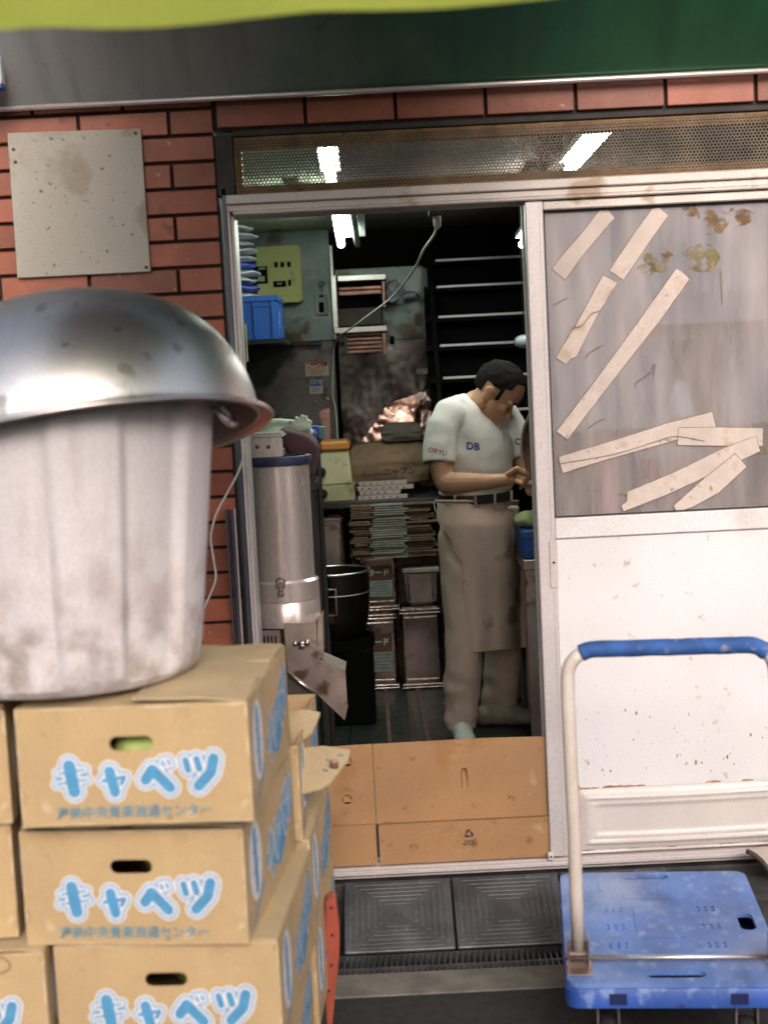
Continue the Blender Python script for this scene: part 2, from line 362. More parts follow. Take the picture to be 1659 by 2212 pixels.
def pbox(mb, x0, y0, x1, y1, Y, depth, bev=0):     # box whose front face spans two measured corners at depth Y
    a = P(x0, (y0+y1)/2, Y); b = P(x1, (y0+y1)/2, Y); t = P((x0+x1)/2, y0, Y); d = P((x0+x1)/2, y1, Y)
    mb.span(a.x, b.x, Y, Y+depth, d.z, t.z, bev); return a.x, b.x, d.z, t.z
# ================================================================== SETTING: ground and street
g = MB(); g.span(-40, 40, -60, -.4985, -.3, 0); struct(g.build('road', 'asphalt'))
KZ = .004
g = MB(); g.span(-4, 4, -.498, -.3705, -.3, KZ, .003); struct(g.build('kerb', 'concrete'))
g = MB(); g.span(-4, 4, -.370, -.002, -.3, KZ-.045); struct(g.build('gutter', 'stone_dark'))
g = MB()                                       # rough dark doorstep under the sill, rest of it beside the plates
g.span(-1.6, 2.2, -.034, -.004, -.05, .112, .006); g.span(-1.6, 2.2, -.004, .09, -.05, .1235)
for k in range(9):
    x0 = .47+k*.2; g.span(x0, x0+.194, -.20-.01*random.random(), -.042, -.05, .085+.012*random.random(), .012)
struct(g.build('doorstep', 'stone_dark'))
g = MB(); g.span(-2.2, 2.2, .002, 5.0, -.3, 0); struct(g.build('floor', 'floor_dark'))

# houses over the road, seen only in the reflections
o = thing('row_house', 'pale ribbed house front across the road with a dark window', 'house', (0, -9.2, 0))
def RV(x, y, Y=9.0): p = P(x, y, Y); return p
lowz = RV(1400, 925).z
f = MB(); f.span(.55, 7.5, -9.6, -9.05, lowz, 3.9)
f.build('wall', 'wall_pale', o)
f = MB()
for k in range(32): f.span(.56+k*.215, .56+k*.215+.06, -9.049, -9.0, lowz, 3.9)
f.build('ribs', 'rib_pale', o)
f = MB(); f.span(.55, 7.5, -9.6, -9.1, 0, lowz-.002); f.build('shop_front', 'opp_dark', o)
a, b = RV(1452, 735), RV(1556, 930)
f = MB(); f.span(a.x, b.x, -9.02, -8.98, b.z, a.z); f.build('window', 'opp_window', o)
a, b = RV(1380, 640), RV(1700, 690)
f = MB(); f.span(a.x, b.x+1, -9.05, -8.7, b.z, a.z); f.build('ledge', 'wall_pale', o)
for (x0, y0, x1, y1) in ((1372, 965, 1440, 1050), (1446, 960, 1500, 1030)):
    a, b = RV(x0, y0), RV(x1, y1); f = MB(); f.span(a.x, b.x, -9.09, -9.06, b.z, a.z); q = f.build('poster', 'poster', o)
    f = MB(); f.span(a.x+.05, b.x-.03, -9.059, -9.055, b.z+.06, a.z-.12); f.build('poster_print', 'banner_red', q)
a, b = RV(1268, 935), RV(1322, 1120)
o = thing('street_banner', 'narrow red banner standing across the road, mirrored in the door glass', 'banner', ((a.x+b.x)/2, -8.6, 0))
f = MB(); f.span(a.x, b.x, -8.61, -8.595, b.z-.25, a.z); f.build('cloth', 'banner_red', o)
f = MB(); f.tube([(a.x-.03, -8.6, 0), (a.x-.03, -8.6, a.z+.1)], .014); f.build('pole', 'pole_cream', o)
a = RV(1468, 862, 8.7)
o = thing('lantern', 'white bell lantern hung across the road, mirrored in the door glass', 'lamp', (a.x, -8.7, a.z))
f = MB(); f.lathe([(.02, .16), (.06, .13), (.09, 0), (.11, -.12), (.115, -.15), (.0, -.15)], 24, Matrix.Translation((a.x, -8.7, a.z))); f.build('shade', 'lantern', o, True)
f = MB(); f.tube([(a.x, -8.7, a.z+.16), (a.x, -8.95, a.z+.45)], .012); f.build('bracket', 'opp_dark', o)

o = thing('far_house', 'low pale house far down the road behind the viewer', 'house', (-6, -26, 0))
f = MB(); f.span(-16, 0, -30, -26, 0, 2.6); f.build('wall', 'wall_pale', o)
f = MB(); f.prism([(-16.3, -25.6, 2.605), (-16.3, -28, 4.0), (-16.3, -30.4, 2.605)], (16.6, 0, 0)); f.build('roof', 'opp_dark', o)
# ================================================================== FACADE
XE = P(470, 420).x; z0 = P(400, 351).z; ph = (P(400, 296).z - P(400, 524).z)/4; pw = .2345
TOPZ = P(760, 268).z                           # underside of the course over the opening
wall = thing('brick_wall', 'red brick tile wall with dark joints around the shop doorway', 'wall', (-1, 0, 0))
t = MB(); gap = .0085
def tile(x0, x1, zb, zt):
    if x1-x0 > .012: t.box(((x0+x1)/2, .004, (zb+zt)/2), (x1-x0, .016, zt-zb), .0022)
k0 = int(z0/ph)+1
for k in range(-k0, 3):
    zb = z0+k*ph+gap/2; zt = z0+(k+1)*ph-gap/2
    if zt < .02: continue
    half = (k % 2 == 1) == True                # the row just under z0 carries the half tile
    x = XE-.002
    xs = []; first = pw/2 if half else pw
    cur = x
    while cur > -2.6:
        wdt = first if cur == x else pw
        xs.append((cur-wdt+gap, cur)); cur -= wdt
    for a, b in xs: tile(a, b, max(zb, 0), zt)
jx = P(1048, 225).x
for k in range(-8, 12): 
    x0 = jx+k*.2345+gap/2
    if x0 > XE-.3 and x0 < 3: 
        if x0 > XE-.01: tile(x0, x0+.2345-gap, TOPZ+.006, z0+3*ph-gap/2+.012)
for k in range(-k0, 3):
    for q in range(5): tile(1.5+q*pw, 1.5+(q+1)*pw-gap, max(0, z0+k*ph+gap/2), z0+(k+1)*ph-gap/2)
t.build('tile_face', 'tile', wall)
f = MB(); f.span(-2.6, XE-.001, .009, .12, 0, 3.6); f.span(XE-.001, 1.48, .009, .12, TOPZ, 3.6); f.span(1.48, 3, .009, .12, 0, 3.6)
f.build('mortar', 'mortar', wall)
f = MB(); f.span(-2.6, XE-.02, .121, .16, 0, 3.6); f.span(-2.6, 3, .121, .16, TOPZ+.05, 3.6); f.build('backing', 'plaster', wall)
# blank notice board
sb = thing('notice_board', 'blank speckled beige plate screwed to the brick wall', 'sign', P(175, 440))
cs = [P(20, 290), P(307, 280), P(328, 588), P(42, 602)]
f = MB(); f.prism([(c.x, -.018, c.z) for c in cs], (0, .012, 0)); bmesh.ops.bevel(f.bm, geom=f.bm.edges[:], offset=.002, affect='EDGES')
f.build('plate', 'board_grey', sb)
for (x, y) in ((34, 325), (38, 352), (296, 290), (319, 578)):
    c = P(x, y); f = MB(); f.lathe([(.0045, 0), (.0045, .002), (.002, .0035)], 12, Matrix.Translation((c.x, -.0175, c.z)) @ Matrix.Rotation(R(90), 4, 'X'), cap=True); f.build('screw', 'screw', sb)

# canopy board over the doorway
cz = 2.212
cn = thing('canopy', 'green and grey sloping canopy board over the doorway', 'canopy', (0, -.3, 2.3))
f = MB(); NU, NV = 60, 12
for part in (0,):
    rings = []
    for i in range(NU+1):
        x = -2.4+5.4*i/NU; r = []
        for j in range(NV+1):
            v = j/NV; bulge = .006*math.sin(x*5)*math.sin(v*3.1)
            r.append((x, -.035-.62*v, cz+.012+.50*v+bulge))
        rings.append(r)
    f.loft(rings, closed=False, cap=False)
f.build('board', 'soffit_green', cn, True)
f = MB(); f.tube([(-2.4, -.040, cz+.004), (3, -.040, cz+.004)], .0075, 8); f.build('lip', 'alu_lip', cn, True)
f = MB(); f.span(-2.4, 3, -.036, .008, cz+.014, cz+.03); f.build('flashing', 'dark_wood', cn)
for xs in ():
    f = MB(); f.box((xs, -.345, cz+.258), (.004, .79, .004), rot=Matrix.Rotation(R(-38.9), 3, 'X')); f.build('seam', 'steel_dark', cn)
a = P(-4, 140, -.15)
o = thing('wall_box', 'small white box with a blue edge at the end of the canopy', 'box', a)
f = MB(); f.span(a.x-.08, P(6, 140, -.15).x, -.17, -.13, P(0, 185, -.15).z, P(0, 95, -.15).z, .004); f.build('case', 'stripe_paint', o)
f = MB(); f.span(a.x-.08, P(6, 140, -.15).x-.001, -.172, -.128, P(0, 193, -.15).z, P(0, 186, -.15).z); f.build('edge', 'carton_blue', o)

# yellow-green awning in front, close to the camera
aw = thing('awning', 'yellow-green cloth awning hanging across the top, nearest the viewer', 'awning', (0, -2.3, 2.0))
edge = smoothpath([P(x, y, -2.25) for x, y in ((-500, 52), (-200, 64), (0, 66), (110, 61), (240, 60), (400, 53), (560, 40), (700, 25), (850, 19), (1000, 15), (1180, 0), (1400, -28), (1700, -48), (2100, -60))], 5)
rings = []
for i, e in enumerate(edge):
    rings.append([(e.x, -2.25+.006*math.sin(i*.35)*(1-j/6), e.z+(2.13-e.z)*j/6) for j in range(7)])
f = MB(); f.loft(rings, closed=False, cap=False)
f.build('valance', 'awning', aw, True)
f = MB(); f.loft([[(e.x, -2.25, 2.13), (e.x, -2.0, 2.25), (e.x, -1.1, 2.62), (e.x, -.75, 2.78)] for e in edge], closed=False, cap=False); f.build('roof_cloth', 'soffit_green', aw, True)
f = MB(); f.tube([(-2.0, -2.24, 2.128), (2.0, -2.24, 2.128)], .014); f.build('rail', 'alu_lip', aw, True)
for x in (-1.7, 1.7):
    f = MB(); f.tube([(x, -2.24, 2.128), (x, -1.55, 2.42), (x, -.02, 3.0)], .012); f.build('arm', 'alu_lip', aw, True)

# ------------------------------------------------------------------ door frame, transom, sliding door
fr = thing('door_frame', 'white aluminium door frame with a grooved head and left jamb', 'door frame', (0, 0, .15))
XJ0, XJ1 = P(490, 430).x, P(506, 475).x
ZH1, ZH0 = P(500, 424).z, P(500, 468).z        # head top and bottom
f = MB(); f.span(XJ0, XJ1-.009, -.012, .10, .14, ZH1, .002); f.span(XJ1-.009, XJ1, -.002, .10, .14, ZH0, .001); f.build('jamb', 'aluminium', fr)
f = MB(); f.span(XJ0-.012, XJ0-.001, -.004, .05, .14, ZH1+.02, .001); f.build('outer_edge', 'aluminium_dark', fr)
f = MB(); f.span(XJ0, 1.48, -.026, .10, ZH1-.024, ZH1, .003); f.span(XJ0, 1.48, -.016, .10, ZH1-.042, ZH1-.0245, .002); f.span(XJ1, 1.48, -.030, .10, ZH0, ZH1-.0425, .003); f.build('head', 'aluminium_old', fr)
f = MB(); f.span(-1.2, 1.48, -.044, -.030, .136, .148, .002); f.span(-1.2, 1.48, -.029, .09, .124, .136, .001)
for y in (-.022, .012, .05): f.span(-1.2, 1.48, y-.003, y+.003, .1385, .152)
f.build('sill_track', 'aluminium', fr)
a0, a1 = P(497, 1098), P(497, 1398)
f = MB()
for dx, wd, dp in ((0, .006, .02), (.009, .004, .012), (.016, .006, .02)): f.span(a0.x-.010+dx, a0.x-.010+dx+wd, -.016-dp, -.0155, .15, a0.z, .001)
f.build('shutter_rail', 'aluminium_dark', fr)
f = MB(); f.span(a0.x+.0125, a0.x+.0165, -.030, -.0155, .15, a0.z, .001); f.build('rail_lip', 'aluminium', fr)
# transom
tr = thing('transom', 'ochre wooden transom window covered with perforated metal above the door', 'transom window', (.3, 0, 2.05))
ZT0, ZT1 = ZH1+.002, P(760, 283).z
XT0 = P(505, 350).x
f = MB(); zi0, zi1 = ZT0+.024, P(760, 309).z
f.span(XT0, 1.48, .012, .05, ZT0, zi0, .002); f.span(XT0, 1.48, .012, .05, zi1, ZT1, .002); f.span(XT0, XT0+.02, .012, .05, zi0, zi1, .001)
f.build('frame', 'ochre', tr)
f = MB(); f.span(XE+.001, XT0-.001, -.004, .06, ZH1+.001, TOPZ-.012, .002); f.span(XT0-.001, 1.48, .004, .06, ZT1+.001, TOPZ-.001, .002); f.build('surround', 'dark_wood', tr)
f = MB(); p_ = .0092; ry = p_*.8660
ny = int((ZT1-ZT0-.012)/ry)
verts = {}
hx = lambda cx, cz_, k, s: (cx+s*p_/math.sqrt(3)*math.sin(k*math.pi/3), 0.0075, cz_+s*p_/math.sqrt(3)*math.cos(k*math.pi/3))
for j in range(ny+1):
    nx = int((1.47-XT0)/p_)
    for i in range(nx):
        cx = XT0+.008+i*p_+(p_/2 if j % 2 else 0); cz_ = ZT0+.006+j*ry
        jit = .66+.05*noise.noise((i*.3, j*.3, 0))
        o_ = [f.bm.verts.new(hx(cx, cz_, k, 1)) for k in range(6)]
        n_ = [f.bm.verts.new(hx(cx, cz_, k, jit)) for k in range(6)]
        for k in range(6): f.bm.faces.new((o_[k], o_[(k+1) % 6], n_[(k+1) % 6], n_[k]))
f.build('perforated_sheet', 'mesh_metal', tr)

# sliding door (near leaf) -----------------------------------------------------
D = .0
xs0, xs1 = P(1149, 900).x, P(1187, 900).x     # left stile
dr = thing('sliding_door', 'white aluminium sliding door with taped dirty glass and rusty white lower panel', 'door', (.9, 0, .15))
XR = 1.36; zg1, zg0 = P(1188, 455).z, P(1212, 1118).z; zm = P(1212, 1162).z; zb0, zb1 = P(1225, 1845).z, P(1300, 1835).z
f = MB(); f.span(xs0, xs1, -.026, .012, .156, ZH0-.003, .003); f.span(xs1-.010, xs1-.004, -.028, -.0262, .16, ZH0-.006)
f.build('stile', 'aluminium', dr)
hz1, hz0 = P(1192, 1166).z, P(1195, 1266).z; hx0, hx1 = P(1184, 1200).x, P(1204, 1200).x
f = MB(); f.span(hx0, hx1-.004, -.0295, -.0265, hz0, hz1, .001); hp = f.build('pull', 'aluminium_old', dr)
f = MB(); f.lathe([(.0035, 0), (.0035, .001)], 10, Matrix.Translation(((hx0+hx1)/2-.002, -.0297, (hz0+hz1)/2+.005)) @ Matrix.Rotation(R(90), 4, 'X'), cap=True); f.build('keyhole', 'black', hp)
f = MB(); f.span(XR-.05, XR, -.026, .012, .156, ZH0-.003, .003); f.build('stile', 'aluminium', dr)
f = MB(); f.span(xs1+.0005, XR-.0505, -.020, .012, zg1, ZH0-.003, .003); f.build('top_rail', 'aluminium_old', dr)
f = MB(); f.span(xs1+.0005, XR-.0505, -.020, .012, zm, zg0, .003); f.build('middle_rail', 'door_white', dr)
f = MB(); f.span(xs1+.0005, XR-.0505, -.012, .010, .156, zm-.0015, .002); f.build('lower_panel', 'door_white', dr)
# pressed kick plate
kx0, kx1 = P(1249, 1760).x, P(1700, 1760).x; kz1, kz0 = P(1249, 1701).z, P(1249, 1833).z
f = MB(); nU, nV = 60, 30; rings = []
for i in range(nU+1):
    u = i/nU; x = kx0+(kx1-kx0)*u; r = []
    for j in range(nV+1):
        v = j/nV; z = kz0+(kz1-kz0)*v; bow = .06*(u-.5)**2*4-.06
        du = min(u, 1-u)*(kx1-kx0); dv = min(v-bow*.25, 1-v+bow*.25)*(kz1-kz0)
        d = min(du, dv) ; h = 0
        for c, s_ in ((.024, 1.0), (.040, .7)): h += s_*.013*math.exp(-((d-c)/.006)**2)
        if d > .045: h += .002
        if d < .006: h -= .004
        r.append((x, -.019-h, z))
    rings.append(r)
f.loft(rings, closed=False, cap=False); f.build('kick_plate', 'kick_white', dr, True)
f = MB(); rnd = random.Random(3)
for k in range(46):                            # rust bleeding from the plate's edge
    u = rnd.random(); e = rnd.random()
    if e < .5: x, z, sx, sz = kx0-.002+.004*rnd.random(), kz0+(kz1-kz0)*u, .003+.003*rnd.random(), .008+.012*rnd.random()
    else: x, z, sx, sz = kx0+(kx1-kx0)*u, (kz1 if e < .85 else kz0)+.002*rnd.random(), .012+.02*rnd.random(), .0025+.002*rnd.random()
    f.ball((x, -.0135, z), (sx, .002, sz), 1)
f.build('rust_seam', 'rust', dr, True)
f = MB()                                       # rust spots on the panel
for k in range(44):
    x = kx0+(kx1-kx0)*rnd.gauss(.5, .24); z = kz1+.03+.17*abs(rnd.gauss(0, .6)); r_ = .0010+.0026*rnd.random()**3
    if xs1+.03 < x < XR-.06: f.ball((x, -.0122, z), (r_, .0006, r_*(1+1.6*rnd.random())), 1)
f.build('rust_spots', 'rust', dr, True)
f = MB(); f.span(xs1-.004, XR-.05, .0015, .0045, zg0-.004, zg1+.004); gl = f.build('glass', 'glass', dr)
f = MB(); f.span(xs1+.0006, xs1+.006, -.006, .0012, zg0, zg1); f.span(xs1+.006, XR-.05, -.006, .0012, zg0, zg0+.005); f.span(xs1+.006, XR-.05, -.006, .0012, zg1-.005, zg1); f.build('gasket', 'rubber', dr)
tz = lambda p: (1108.3+.3444*p[0], 415.6+.3444*p[1])
strips = [
 [(545, 108), (590, 104), (635, 160), (560, 245), (430, 400), (325, 548), (243, 480), (300, 405), (430, 255)],
 [(870, 105), (912, 96), (972, 145), (880, 270), (690, 548), (603, 490), (760, 255)],
 [(562, 520), (652, 568), (540, 745), (395, 1030), (362, 1045), (330, 1078), (268, 1036), (400, 820)],
 [(1020, 480), (1060, 500), (1103, 545), (920, 800), (650, 1145), (340, 1548), (272, 1500), (560, 1120), (800, 790)],
 [(285, 1660), (700, 1535), (960, 1450), (1245, 1378), (1268, 1470), (960, 1570), (600, 1670), (310, 1760)],
 [(1038, 1478), (1300, 1474), (1563, 1480), (1560, 1590), (1300, 1588), (1028, 1585)],
 [(715, 1880), (1000, 1760), (1330, 1600), (1520, 1530), (1545, 1622), (1300, 1740), (950, 1900), (690, 2000), (678, 1965), (712, 1940)],
 [(1005, 1965), (1190, 1800), (1390, 1640), (1462, 1720), (1290, 1880), (1130, 1970), (1060, 1993), (1020, 1995)]]
for k, s_ in enumerate(strips):
    pts = []; n = len(s_)
    for i in range(n):
        a, b = s_[i], s_[(i+1) % n]; L_ = math.hypot(b[0]-a[0], b[1]-a[1]); m_ = max(1, int(L_/45))
        for q in range(m_):
            jx_ = 2.2*noise.noise((a[0]*.1+q, k*3., 1)); pts.append((a[0]+(b[0]-a[0])*q/m_+jx_, a[1]+(b[1]-a[1])*q/m_+jx_*.6))
    Y = .0008-.00060*k
    w3 = [P(*tz(p), Y) for p in pts]
    cc = Vector((sum(v.x for v in w3), 0, sum(v.z for v in w3)))/len(w3)
    gm = []
    for i, v in enumerate(w3):
        a_ = w3[i-1]; b_ = w3[(i+1) % len(w3)]; tv = Vector((b_.x-a_.x, 0, b_.z-a_.z)).normalized(); nv = Vector((tv.z, 0, -tv.x))
        sg = 1 if k >= 0 else -1; gm.append((v.x, v.z, nv))
    ar = sum(w3[i-1].x*w3[i].z-w3[i].x*w3[i-1].z for i in range(len(w3)))
    sg = 1 if ar > 0 else -1
    def off(e): return [(x_+sg*n_.x*e*(.6+.8*abs(noise.noise((x_*60, z_*60, k)))), z_+sg*n_.z*e*(.6+.8*abs(noise.noise((x_*60, z_*60, k))))) for x_, z_, n_ in gm]
    f = MB(); f.prism([(x_, Y+.0001, z_) for x_, z_ in reversed(off(.0022))], (0, -.0002, 0)); tg = f.build('tape_grime', 'tape_grime', gl)
    f = MB(); f.prism([(v.x, Y-.00012, v.z) for v in reversed(w3)], (0, -.0003, 0)); f.build('tape_strip', 'tape', gl)
for mt, cs in (('residue', [(1255, 175, 115), (1420, 150, 90), (975, 405, 50), (1110, 110, 60)]), ('residue_pale', [(915, 420, 110), (690, 1910, 40), (1560, 1620, 45), (1180, 420, 130), (840, 480, 60)])):
    for (cx, cy, r_) in cs:
        pts = []
        for q in range(26):
            a = 2*math.pi*q/26; rr_ = r_*(.8+.35*noise.noise((cx*.37+math.cos(a)*.8, cy*.37+math.sin(a)*.8, 0))+.12*noise.noise((cx+math.cos(a)*4, cy+math.sin(a)*4, 0)))
            pts.append(P(*tz((cx+rr_*math.cos(a)*1.2, cy+rr_*math.sin(a)*.8)), .0010))
        f = MB(); f.prism([(v.x, .0012, v.z) for v in reversed(pts)], (0, -.0003, 0)); f.build('glue_stain', mt, gl)
for ln in ([(360, 850), (430, 835), (485, 765), (540, 742)], [(455, 1045), (470, 1010), (565, 955)], [(772, 1225), (775, 1190), (860, 1130), (885, 1075)], [(882, 1150), (890, 1075)], [(470, 1480), (520, 1440), (575, 1418)], [(300, 1700), (640, 1640), (900, 1560), (1020, 1530), (1200, 1560)], [(1300, 480), (1312, 700)], [(260, 700), (340, 660)]):
    f = MB(); f.tube(smoothpath([P(*tz(p), -.0048) for p in ln], 4), .0008, 5); f.build('crack', 'crack', gl)
# far leaf, slid open behind: only its edge shows
xf0 = P(1135, 600).x
dl = thing('sliding_door', 'edge of the second white sliding door parked behind the taped one', 'door', (.9, .06, .15))
f = MB(); f.span(xf0, xf0+.04, .030, .060, .156, ZH0-.003, .002); f.span(xf0+.003, xf0+.008, .028, .0298, .16, ZH0-.006); f.build('stile', 'aluminium_old', dl)
f = MB(); f.span(XR-.02, XR+.03, .030, .060, .156, ZH0-.003, .002); f.build('stile', 'aluminium_old', dl)
f = MB(); f.span(xf0+.041, XR-.021, .032, .058, .156, zm, .002); f.build('lower_panel', 'door_white', dl)
f = MB(); f.span(xf0+.041, XR-.021, .032, .058, ZH0-.06, ZH0-.004, .002); f.build('top_rail', 'aluminium_old', dl)
a = P(1193, 1822)
o = thing('door_guide', 'small white plastic guide at the foot of the sliding door', 'door guide', a)
f = MB(); f.box((a.x-.010, -.034, .163), (.016, .014, .022), .004, seg=2); f.build('block', 'white_plastic', o, 30)
f = MB(); f.lathe([(.003, 0), (.003, .002)], 10, Matrix.Translation((a.x-.010, -.041, .163)) @ Matrix.Rotation(R(90), 4, 'X'), cap=True); f.build('screw', 'screw', o)

# cardboard barrier in the doorway ----------------------------------------------
cb = thing('cardboard_sheet', 'brown unfolded carton with a recycling mark barring the foot of the doorway', 'cardboard', (.1, .06, .15))
Yc = -.006
c0 = [P(640, 1612, Yc), P(1176, 1589, Yc), P(1188, 1838, Yc), P(640, 1868, Yc)]
XC0, XC1 = c0[0].x, P(1180, 1700, Yc).x; ZC0, ZC1 = .153, P(900, 1602, Yc).z
xf = P(811, 1700, Yc).x; zf = P(950, 1772, Yc).z
holes = [circle(*[P(750, 1645, Yc).x, P(750, 1645, Yc).z], .0135), circle(*[P(750, 1727, Yc).x, P(750, 1727, Yc).z], .0135), stadium(P(1003, 1682, Yc).x, P(1003, 1682, Yc).z, .017, .062)]
me = cut_sheet([[(XC0, zf+.0015), (xf-.003, zf+.0015), (xf-.003, ZC1), (XC0, ZC1-.004)], holes[0], holes[1]], .005)
f = MB(); f.add(me, up_at(0, Yc, 0)); f.build('left_panel', 'cardboard_brown', cb)
me = cut_sheet([[(xf-.0015, zf+.0015), (XC1, zf+.0015), (XC1, ZC1-.003), (xf+.3, ZC1+.001), (xf-.0015, ZC1)], holes[2]], .005)
f = MB(); f.add(me, up_at(0, Yc-.001, 0)); f.build('main_panel', 'cardboard_brown', cb)
f = MB(); f.box(((XC0+xf-.006)/2, Yc-.004, (ZC0+zf)/2), (xf-.006-XC0, .005, zf-ZC0-.001), rot=Matrix.Rotation(R(2.5), 3, 'X')); f.build('left_flap', 'cardboard_brown', cb)
f = MB(); f.box(((xf+.003+XC1)/2, Yc-.007, (ZC0+zf)/2), (XC1-xf-.003, .005, zf-ZC0-.001), rot=Matrix.Rotation(R(4), 3, 'X')); f.build('main_flap', 'cardboard_brown', cb)
f = MB(); f.span(xf-.0105, xf-.004, Yc-.0035, Yc-.0032, zf-.1, zf); f.box(((XC0+XC1)/2, Yc-.0030, zf+.0008), (XC1-XC0, .006, .002)); f.build('crease', 'cardboard_edge', cb)
for (x, y, wd, h) in ((750, 1645, .026, .026), (750, 1727, .026, .026), (1003, 1688, .016, .06)):
    c = P(x, y, Yc); f = MB(); f.box((c.x+.002, Yc+.007, c.z+.004), (wd, .003, h), rot=Matrix.Rotation(R(-14), 3, 'X')); f.build('punched_tab', 'cardboard_brown', cb)
c = P(1012, 1798, Yc); f = MB(); yb = Yc-.0118
for k in range(3):                              # recycling triangle
    a = R(90+120*k); M_ = Matrix.Rotation(a-R(90), 4, 'Y').inverted()
    def q(x, z): v = Matrix.Rotation(-(a-R(90)), 3, 'Y') @ Vector((x, 0, z)); return (c.x+v.x, yb, c.z+v.z)
    s_ = .0125
    for poly in ([(-.55, .62), (-.25, 1.05), (.25, 1.05), (.02, .55), (-.12, .36)], [(.18, .98), (.55, .38), (.78, .52), (.74, -.08), (.18, .14), (.36, .27), (.05, .72)]):
        f.face([q(x*s_, z*s_) for x, z in poly])
for n_, (tx, dz) in enumerate((('PLEASE', -.021), ('RECYCLE', -.029))): f.add(text_mesh(tx, .0085, .0002), up_at(c.x, yb+.0002+ .0004*(1-n_), c.z+dz))
f.build('recycling_mark', 'print_dark', cb)

# ramp plates, grating ----------------------------------------------------------
pa, pb = P(743, 1900, -.045), P(985, 1893, -.045)
zr_, zf_ = P(860, 1900, -.045).z, .014; L_ = math.hypot(.217, zr_-zf_); ang = math.atan2(zr_-zf_, .217); PWd = .287
zg_ = -.001
plates = []
for k in range(3):
    x0 = pa.x+k*(PWd+.005)
    pl = thing('ramp_plate', ['grey iron ramp plate with square rib pattern below the cardboard, scuffed pale in the middle', 'dark iron ramp plate with square rib pattern between the pale plate and the blue trolley', 'iron ramp plate hidden under the blue trolley'][k], 'ramp plate', (x0+PWd/2, -.045, zr_), 0, 'iron ramp plates along the doorstep')
    pl.rotation_euler = (ang, 0, 0)
    f = MB(); f.box((0, -L_/2, -.006), (PWd, L_, .012), .003); f.build('plate', 'iron', pl, local=True)
    f = MB(); h = .0022
    for r_ in range(2, 8):
        a = .018*r_; half = .128-.0165*(7-r_)
        hy = half*L_/PWd
        for sx, sy in ((1, 0), (-1, 0), (0, 1), (0, -1)):
            ln = half*2-.022
            if ln < .01: continue
            if sx: f.box((sx*half, -L_/2, h/2), (.0125, (ln)*L_/PWd, h), .001)
            else: f.box((0, -L_/2+sy*hy, h/2), (ln, .0105, h), .001)
    for sx in (-.009, .009): f.box((sx, -L_/2, h/2), (.004, .026, h), .001)
    f.box((0, -L_/2, h/2), (.004, .030, h), .001, rot=Matrix.Rotation(R(32), 3, 'Z'))
    f.build('ribs', 'iron', pl, local=True)
gr = thing('drain_grating', 'black iron drain grating in front of the ramp plates', 'grating', (.1, -.32, .05))
f = MB(); gx0, gx1 = -.55, 1.3
for y in (-.250, -.328, -.333, -.368): f.span(gx0, gx1, y-.0018, y+.0018, zg_-.03, zg_+.001)
n = 123
for k in range(n+1): x = gx0+(gx1-gx0)*k/n; f.span(x-.0018, x+.0018, -.366, -.251, zg_-.025, zg_-.0005)
f.build('bars', 'iron', gr)
# ================================================================== INTERIOR
CEIL = 2.215; YB = 3.45
rm = MB(); rm.span(-1.25, -1.2, .17, YB+.3, 0, 2.6); struct(rm.build('wall_left', 'soot_steel'))
rm = MB(); rm.span(1.75, 1.8, .17, YB+.3, 0, 2.6); struct(rm.build('wall_right', 'soot_steel'))
rm = MB(); rm.span(-1.25, 1.8, YB+.16, YB+.25, 0, 2.6); struct(rm.build('wall_back', 'black'))
xc = P(712, 560, YB).x
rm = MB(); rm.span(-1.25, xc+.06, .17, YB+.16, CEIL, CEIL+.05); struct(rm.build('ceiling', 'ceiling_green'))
rm = MB(); rm.span(xc+.0605, 1.8, .17, YB+.16, CEIL+.001, CEIL+.05); struct(rm.build('ceiling', 'ceiling_dim_brown'))
# floor boards and strips
f = MB()
for k in range(9): f.span(-.9+k*.24, -.9+k*.24+.232, .3, 3.3, .001, .012)
o = tag(f.build('duckboard', 'floor_dark'), 'dark wet boards covering the shop floor', 'floor boards')
for (xa, ya, xb, yb, wd) in ((832, 1462, 842, 1605, .016), (897, 1462, 925, 1602, .020)):
    a, b = PZ(xa, ya, .013), PZ(xb, yb, .013); f = MB(); s_ = Vector((wd/2, 0, 0))
    f.prism([a-s_, a+s_, b+s_, b-s_], (0, 0, .008))
    tag(f.build('floor_strip', 'strip_wood'), 'thin worn reddish strip on the dark floor, ' + ('left one of two' if xa < 850 else 'right one of two, nearest the standing man'), 'wood strip', 'strips on the shop floor')

def I(x, y, Y): return P(x, y, Y)
# metal wall sheets
ws = thing('steel_cladding', 'greenish grey steel wall sheets behind the breaker box', 'wall sheet', (-.6, YB, 1.2))
f = MB(); zl = I(640, 738, YB).z; f.span(-1.19, xc, YB, YB+.02, zl, CEIL-.002); f.build('upper_sheet', 'steel_wall', ws)
f = MB(); f.span(-1.19, xc, YB-.012, YB+.02, 0, zl-.004); f.build('lower_sheet', 'soot_steel', ws)
f = MB(); f.span(xc, xc+.018, YB-.012, YB+.03, zl, I(712, 530, YB).z, .003); f.build('corner_trim', 'steel', ws)
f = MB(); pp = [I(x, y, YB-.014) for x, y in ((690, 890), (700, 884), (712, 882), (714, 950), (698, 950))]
f.prism(pp, (0, .001, 0)); f.build('reflection_patch', 'foil_warm_reflection', ws)  # tinted patch standing in for a warm reflection on the steel
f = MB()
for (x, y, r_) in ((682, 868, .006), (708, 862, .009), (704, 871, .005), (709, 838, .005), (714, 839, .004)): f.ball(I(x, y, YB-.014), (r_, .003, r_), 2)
f.build('rivet', 'foil_warm_reflection', ws, True)
rp = thing('foil_cladding', 'wrinkled dark foil sheets on the wall behind the paper bags', 'wall sheet', (.1, YB+.05, 1.2))
